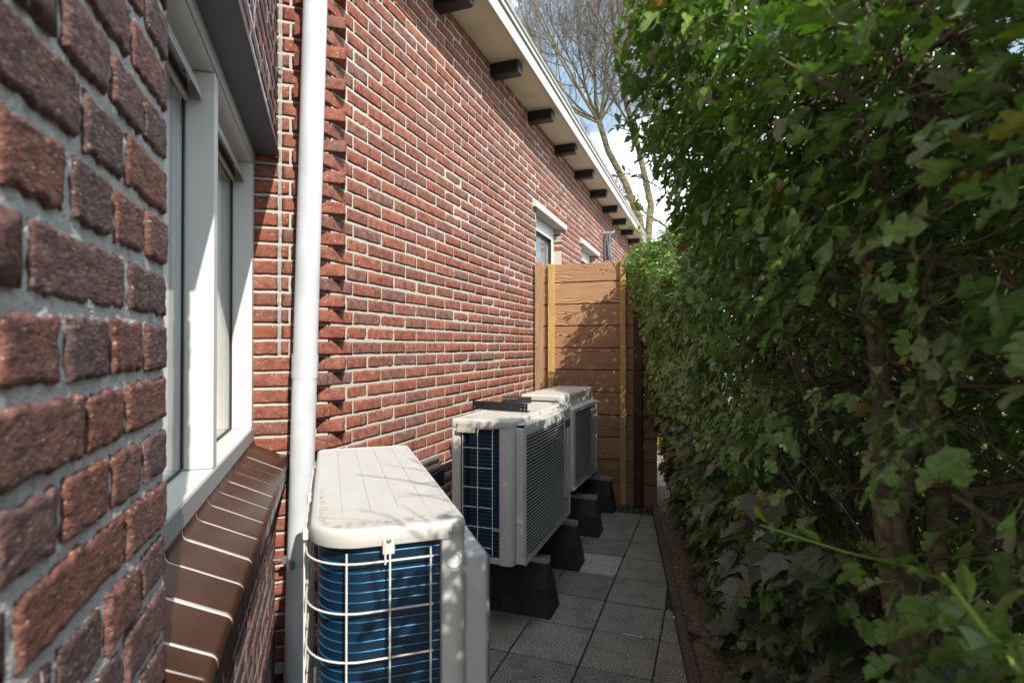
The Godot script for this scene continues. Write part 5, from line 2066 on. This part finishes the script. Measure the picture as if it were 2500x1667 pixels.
func build_tree() -> void:
	var D := 14.0
	var t := thing("bare_tree", "tall leafless tree with leaning mossy trunk behind the house eaves", "tree", cam(3.75, 0, D))
	var base := t.position
	var W := func(x: float, y: float, z := 0.0) -> Vector3: return cam(x, y, D + z) - base
	var tr := MB.new()
	tr.tube([W.call(3.75, 0.0), W.call(3.65, 1.6), W.call(3.45, 3.2), W.call(3.2, 4.5), W.call(2.85, 5.4), W.call(2.42, 6.2), W.call(2.2, 6.95)], [0.13, 0.115, 0.105, 0.095, 0.085, 0.075, 0.068], 12)
	part("trunk", tr, M.tree_bark, t)
	var t2 := MB.new()
	t2.tube([W.call(3.4, 3.6), W.call(3.55, 4.9, 0.2), W.call(3.3, 6.2, 0.3), W.call(2.95, 7.4, 0.2), W.call(2.62, 8.8, 0.1), W.call(2.5, 10.2), W.call(2.6, 11.6)], [0.10, 0.088, 0.078, 0.068, 0.056, 0.042, 0.025], 10)
	part("trunk", t2, M.tree_bark, t)
	var t3 := MB.new()
	t3.tube([W.call(3.65, 1.8), W.call(4.1, 4.0, -0.3), W.call(4.0, 6.4, -0.4), W.call(3.75, 8.6, -0.5), W.call(3.85, 11.0, -0.4)], [0.10, 0.08, 0.065, 0.05, 0.025], 10)
	part("trunk", t3, M.tree_bark, t)
	var fine := MB.new()
	var starts := []
	for k in 13:
		var a := deg_to_rad(-74.0 + 108.0 * k / 12.0 + rng.randf_range(-4, 4))
		starts.append([W.call(2.2, 6.9, 0.0), Vector3(sin(a), cos(a) + 0.12, rng.randf_range(-0.6, 0.6)), rng.randf_range(3.0, 4.3), 0.034])
	for k in 4:
		starts.append([W.call(2.85 + 0.15 * k, 5.5 - 0.5 * k, 0.0), Vector3(-1.0, rng.randf_range(0.1, 0.7), rng.randf_range(-0.6, 0.6)), rng.randf_range(1.6, 2.6), 0.032])
	for k in 9:
		var f := k / 8.0
		starts.append([W.call(lerpf(3.3, 2.5, f), lerpf(6.2, 10.2, f), 0.2), Vector3(rng.randf_range(-1, 1), rng.randf_range(0.3, 1.0), rng.randf_range(-0.7, 0.7)), rng.randf_range(1.8, 2.8), 0.035])
	for k in 8:
		var f := k / 7.0
		starts.append([W.call(lerpf(4.1, 3.8, f), lerpf(4.0, 10.0, f), -0.4), Vector3(rng.randf_range(-1, 0.8), rng.randf_range(0.3, 1.0), rng.randf_range(-0.7, 0.7)), rng.randf_range(1.8, 2.8), 0.035])
	var turn := Basis(Vector3.UP, deg_to_rad(YAW))
	for s in starts:
		var limb := MB.new()
		grow(limb, fine, s[0], (turn * s[1]).normalized(), s[2], s[3], 0)
		part("limb", limb, M.tree_bark, t)
	var c := part("crown", fine, M.tree_twig, t)
	c.set_meta("kind", "stuff")


# ---------------------------------------------------------------- scene
const SKYROT := 120.0  # turns the cloud cover so the view meets a clear gap


func _ready() -> void:
	rng.seed = 20240417
	nz.seed = 5
	nz.frequency = 1.0
	nz.fractal_octaves = 3
	nz2.seed = 9
	nz2.frequency = 1.0
	nz2.fractal_octaves = 2

	var c := Camera3D.new()
	c.name = "camera"
	c.position = Vector3(0, EYE, 0)
	c.rotation_degrees = Vector3(0.485, YAW, 0)
	c.near = 0.05
	c.far = 500.0
	var lens := CameraAttributesPhysical.new()
	lens.frustum_focal_length = 19.58
	lens.frustum_focus_distance = 2.3
	lens.frustum_near = 0.05
	lens.frustum_far = 500.0
	lens.exposure_aperture = 6.3
	c.attributes = lens
	c.fov = 63.0
	add_child(c)
	c.current = true

	var we := WorldEnvironment.new()
	we.name = "environment"
	var e := Environment.new()
	e.background_mode = Environment.BG_SKY
	var sk := ProceduralSkyMaterial.new()
	sk.sky_top_color = Color(0.352, 0.445, 0.525)
	sk.sky_horizon_color = Color(0.53, 0.58, 0.62)
	sk.sky_curve = 0.3
	sk.ground_bottom_color = Color(0.30, 0.28, 0.25)
	sk.ground_horizon_color = Color(0.62, 0.62, 0.60)
	sk.sky_energy_multiplier = 1.0
	sk.sky_cover = noise_tex(1024, 0.011, 5, [[0.0, Color(1, 1, 1, 0.0)], [0.44, Color(1, 1, 1, 0.0)], [0.56, Color(1, 1, 1, 0.5)], [1.0, Color(1, 1, 1, 0.8)]], 91)  # bright clouds, mostly out of view, added to lift the shade
	sk.sky_cover_modulate = Color(1, 1, 1, 1.0)
	var sky := Sky.new()
	sky.sky_material = sk
	e.sky = sky
	e.background_energy_multiplier = 1.0
	e.sky_rotation = Vector3(0, deg_to_rad(SKYROT), 0)
	e.tonemap_mode = Environment.TONE_MAPPER_LINEAR
	e.tonemap_exposure = 3.3
	e.sdfgi_enabled = true
	e.ssao_enabled = true
	e.ssil_enabled = true
	we.environment = e
	add_child(we)

	var sun := DirectionalLight3D.new()
	sun.name = "sun"
	sun.light_color = Color(1.0, 0.97, 0.925)
	sun.light_energy = 0.6
	sun.light_angular_distance = 0.5
	sun.shadow_enabled = true
	add_child(sun)
	# up and over the right shoulder
	sun.look_at_from_position(Vector3(0.95, 1.0, 0.86) * 30.0, Vector3.ZERO, Vector3.UP)

	make_materials()
	build_ground()
	build_house()
	build_annex()
	build_downpipe()
	build_fence()
	build_ac_near()
	build_ac_far(0)
	build_ac_far(1)
	build_blocks()
	build_loose_metal()
	build_beyond()
	build_tree()
	build_hedge()
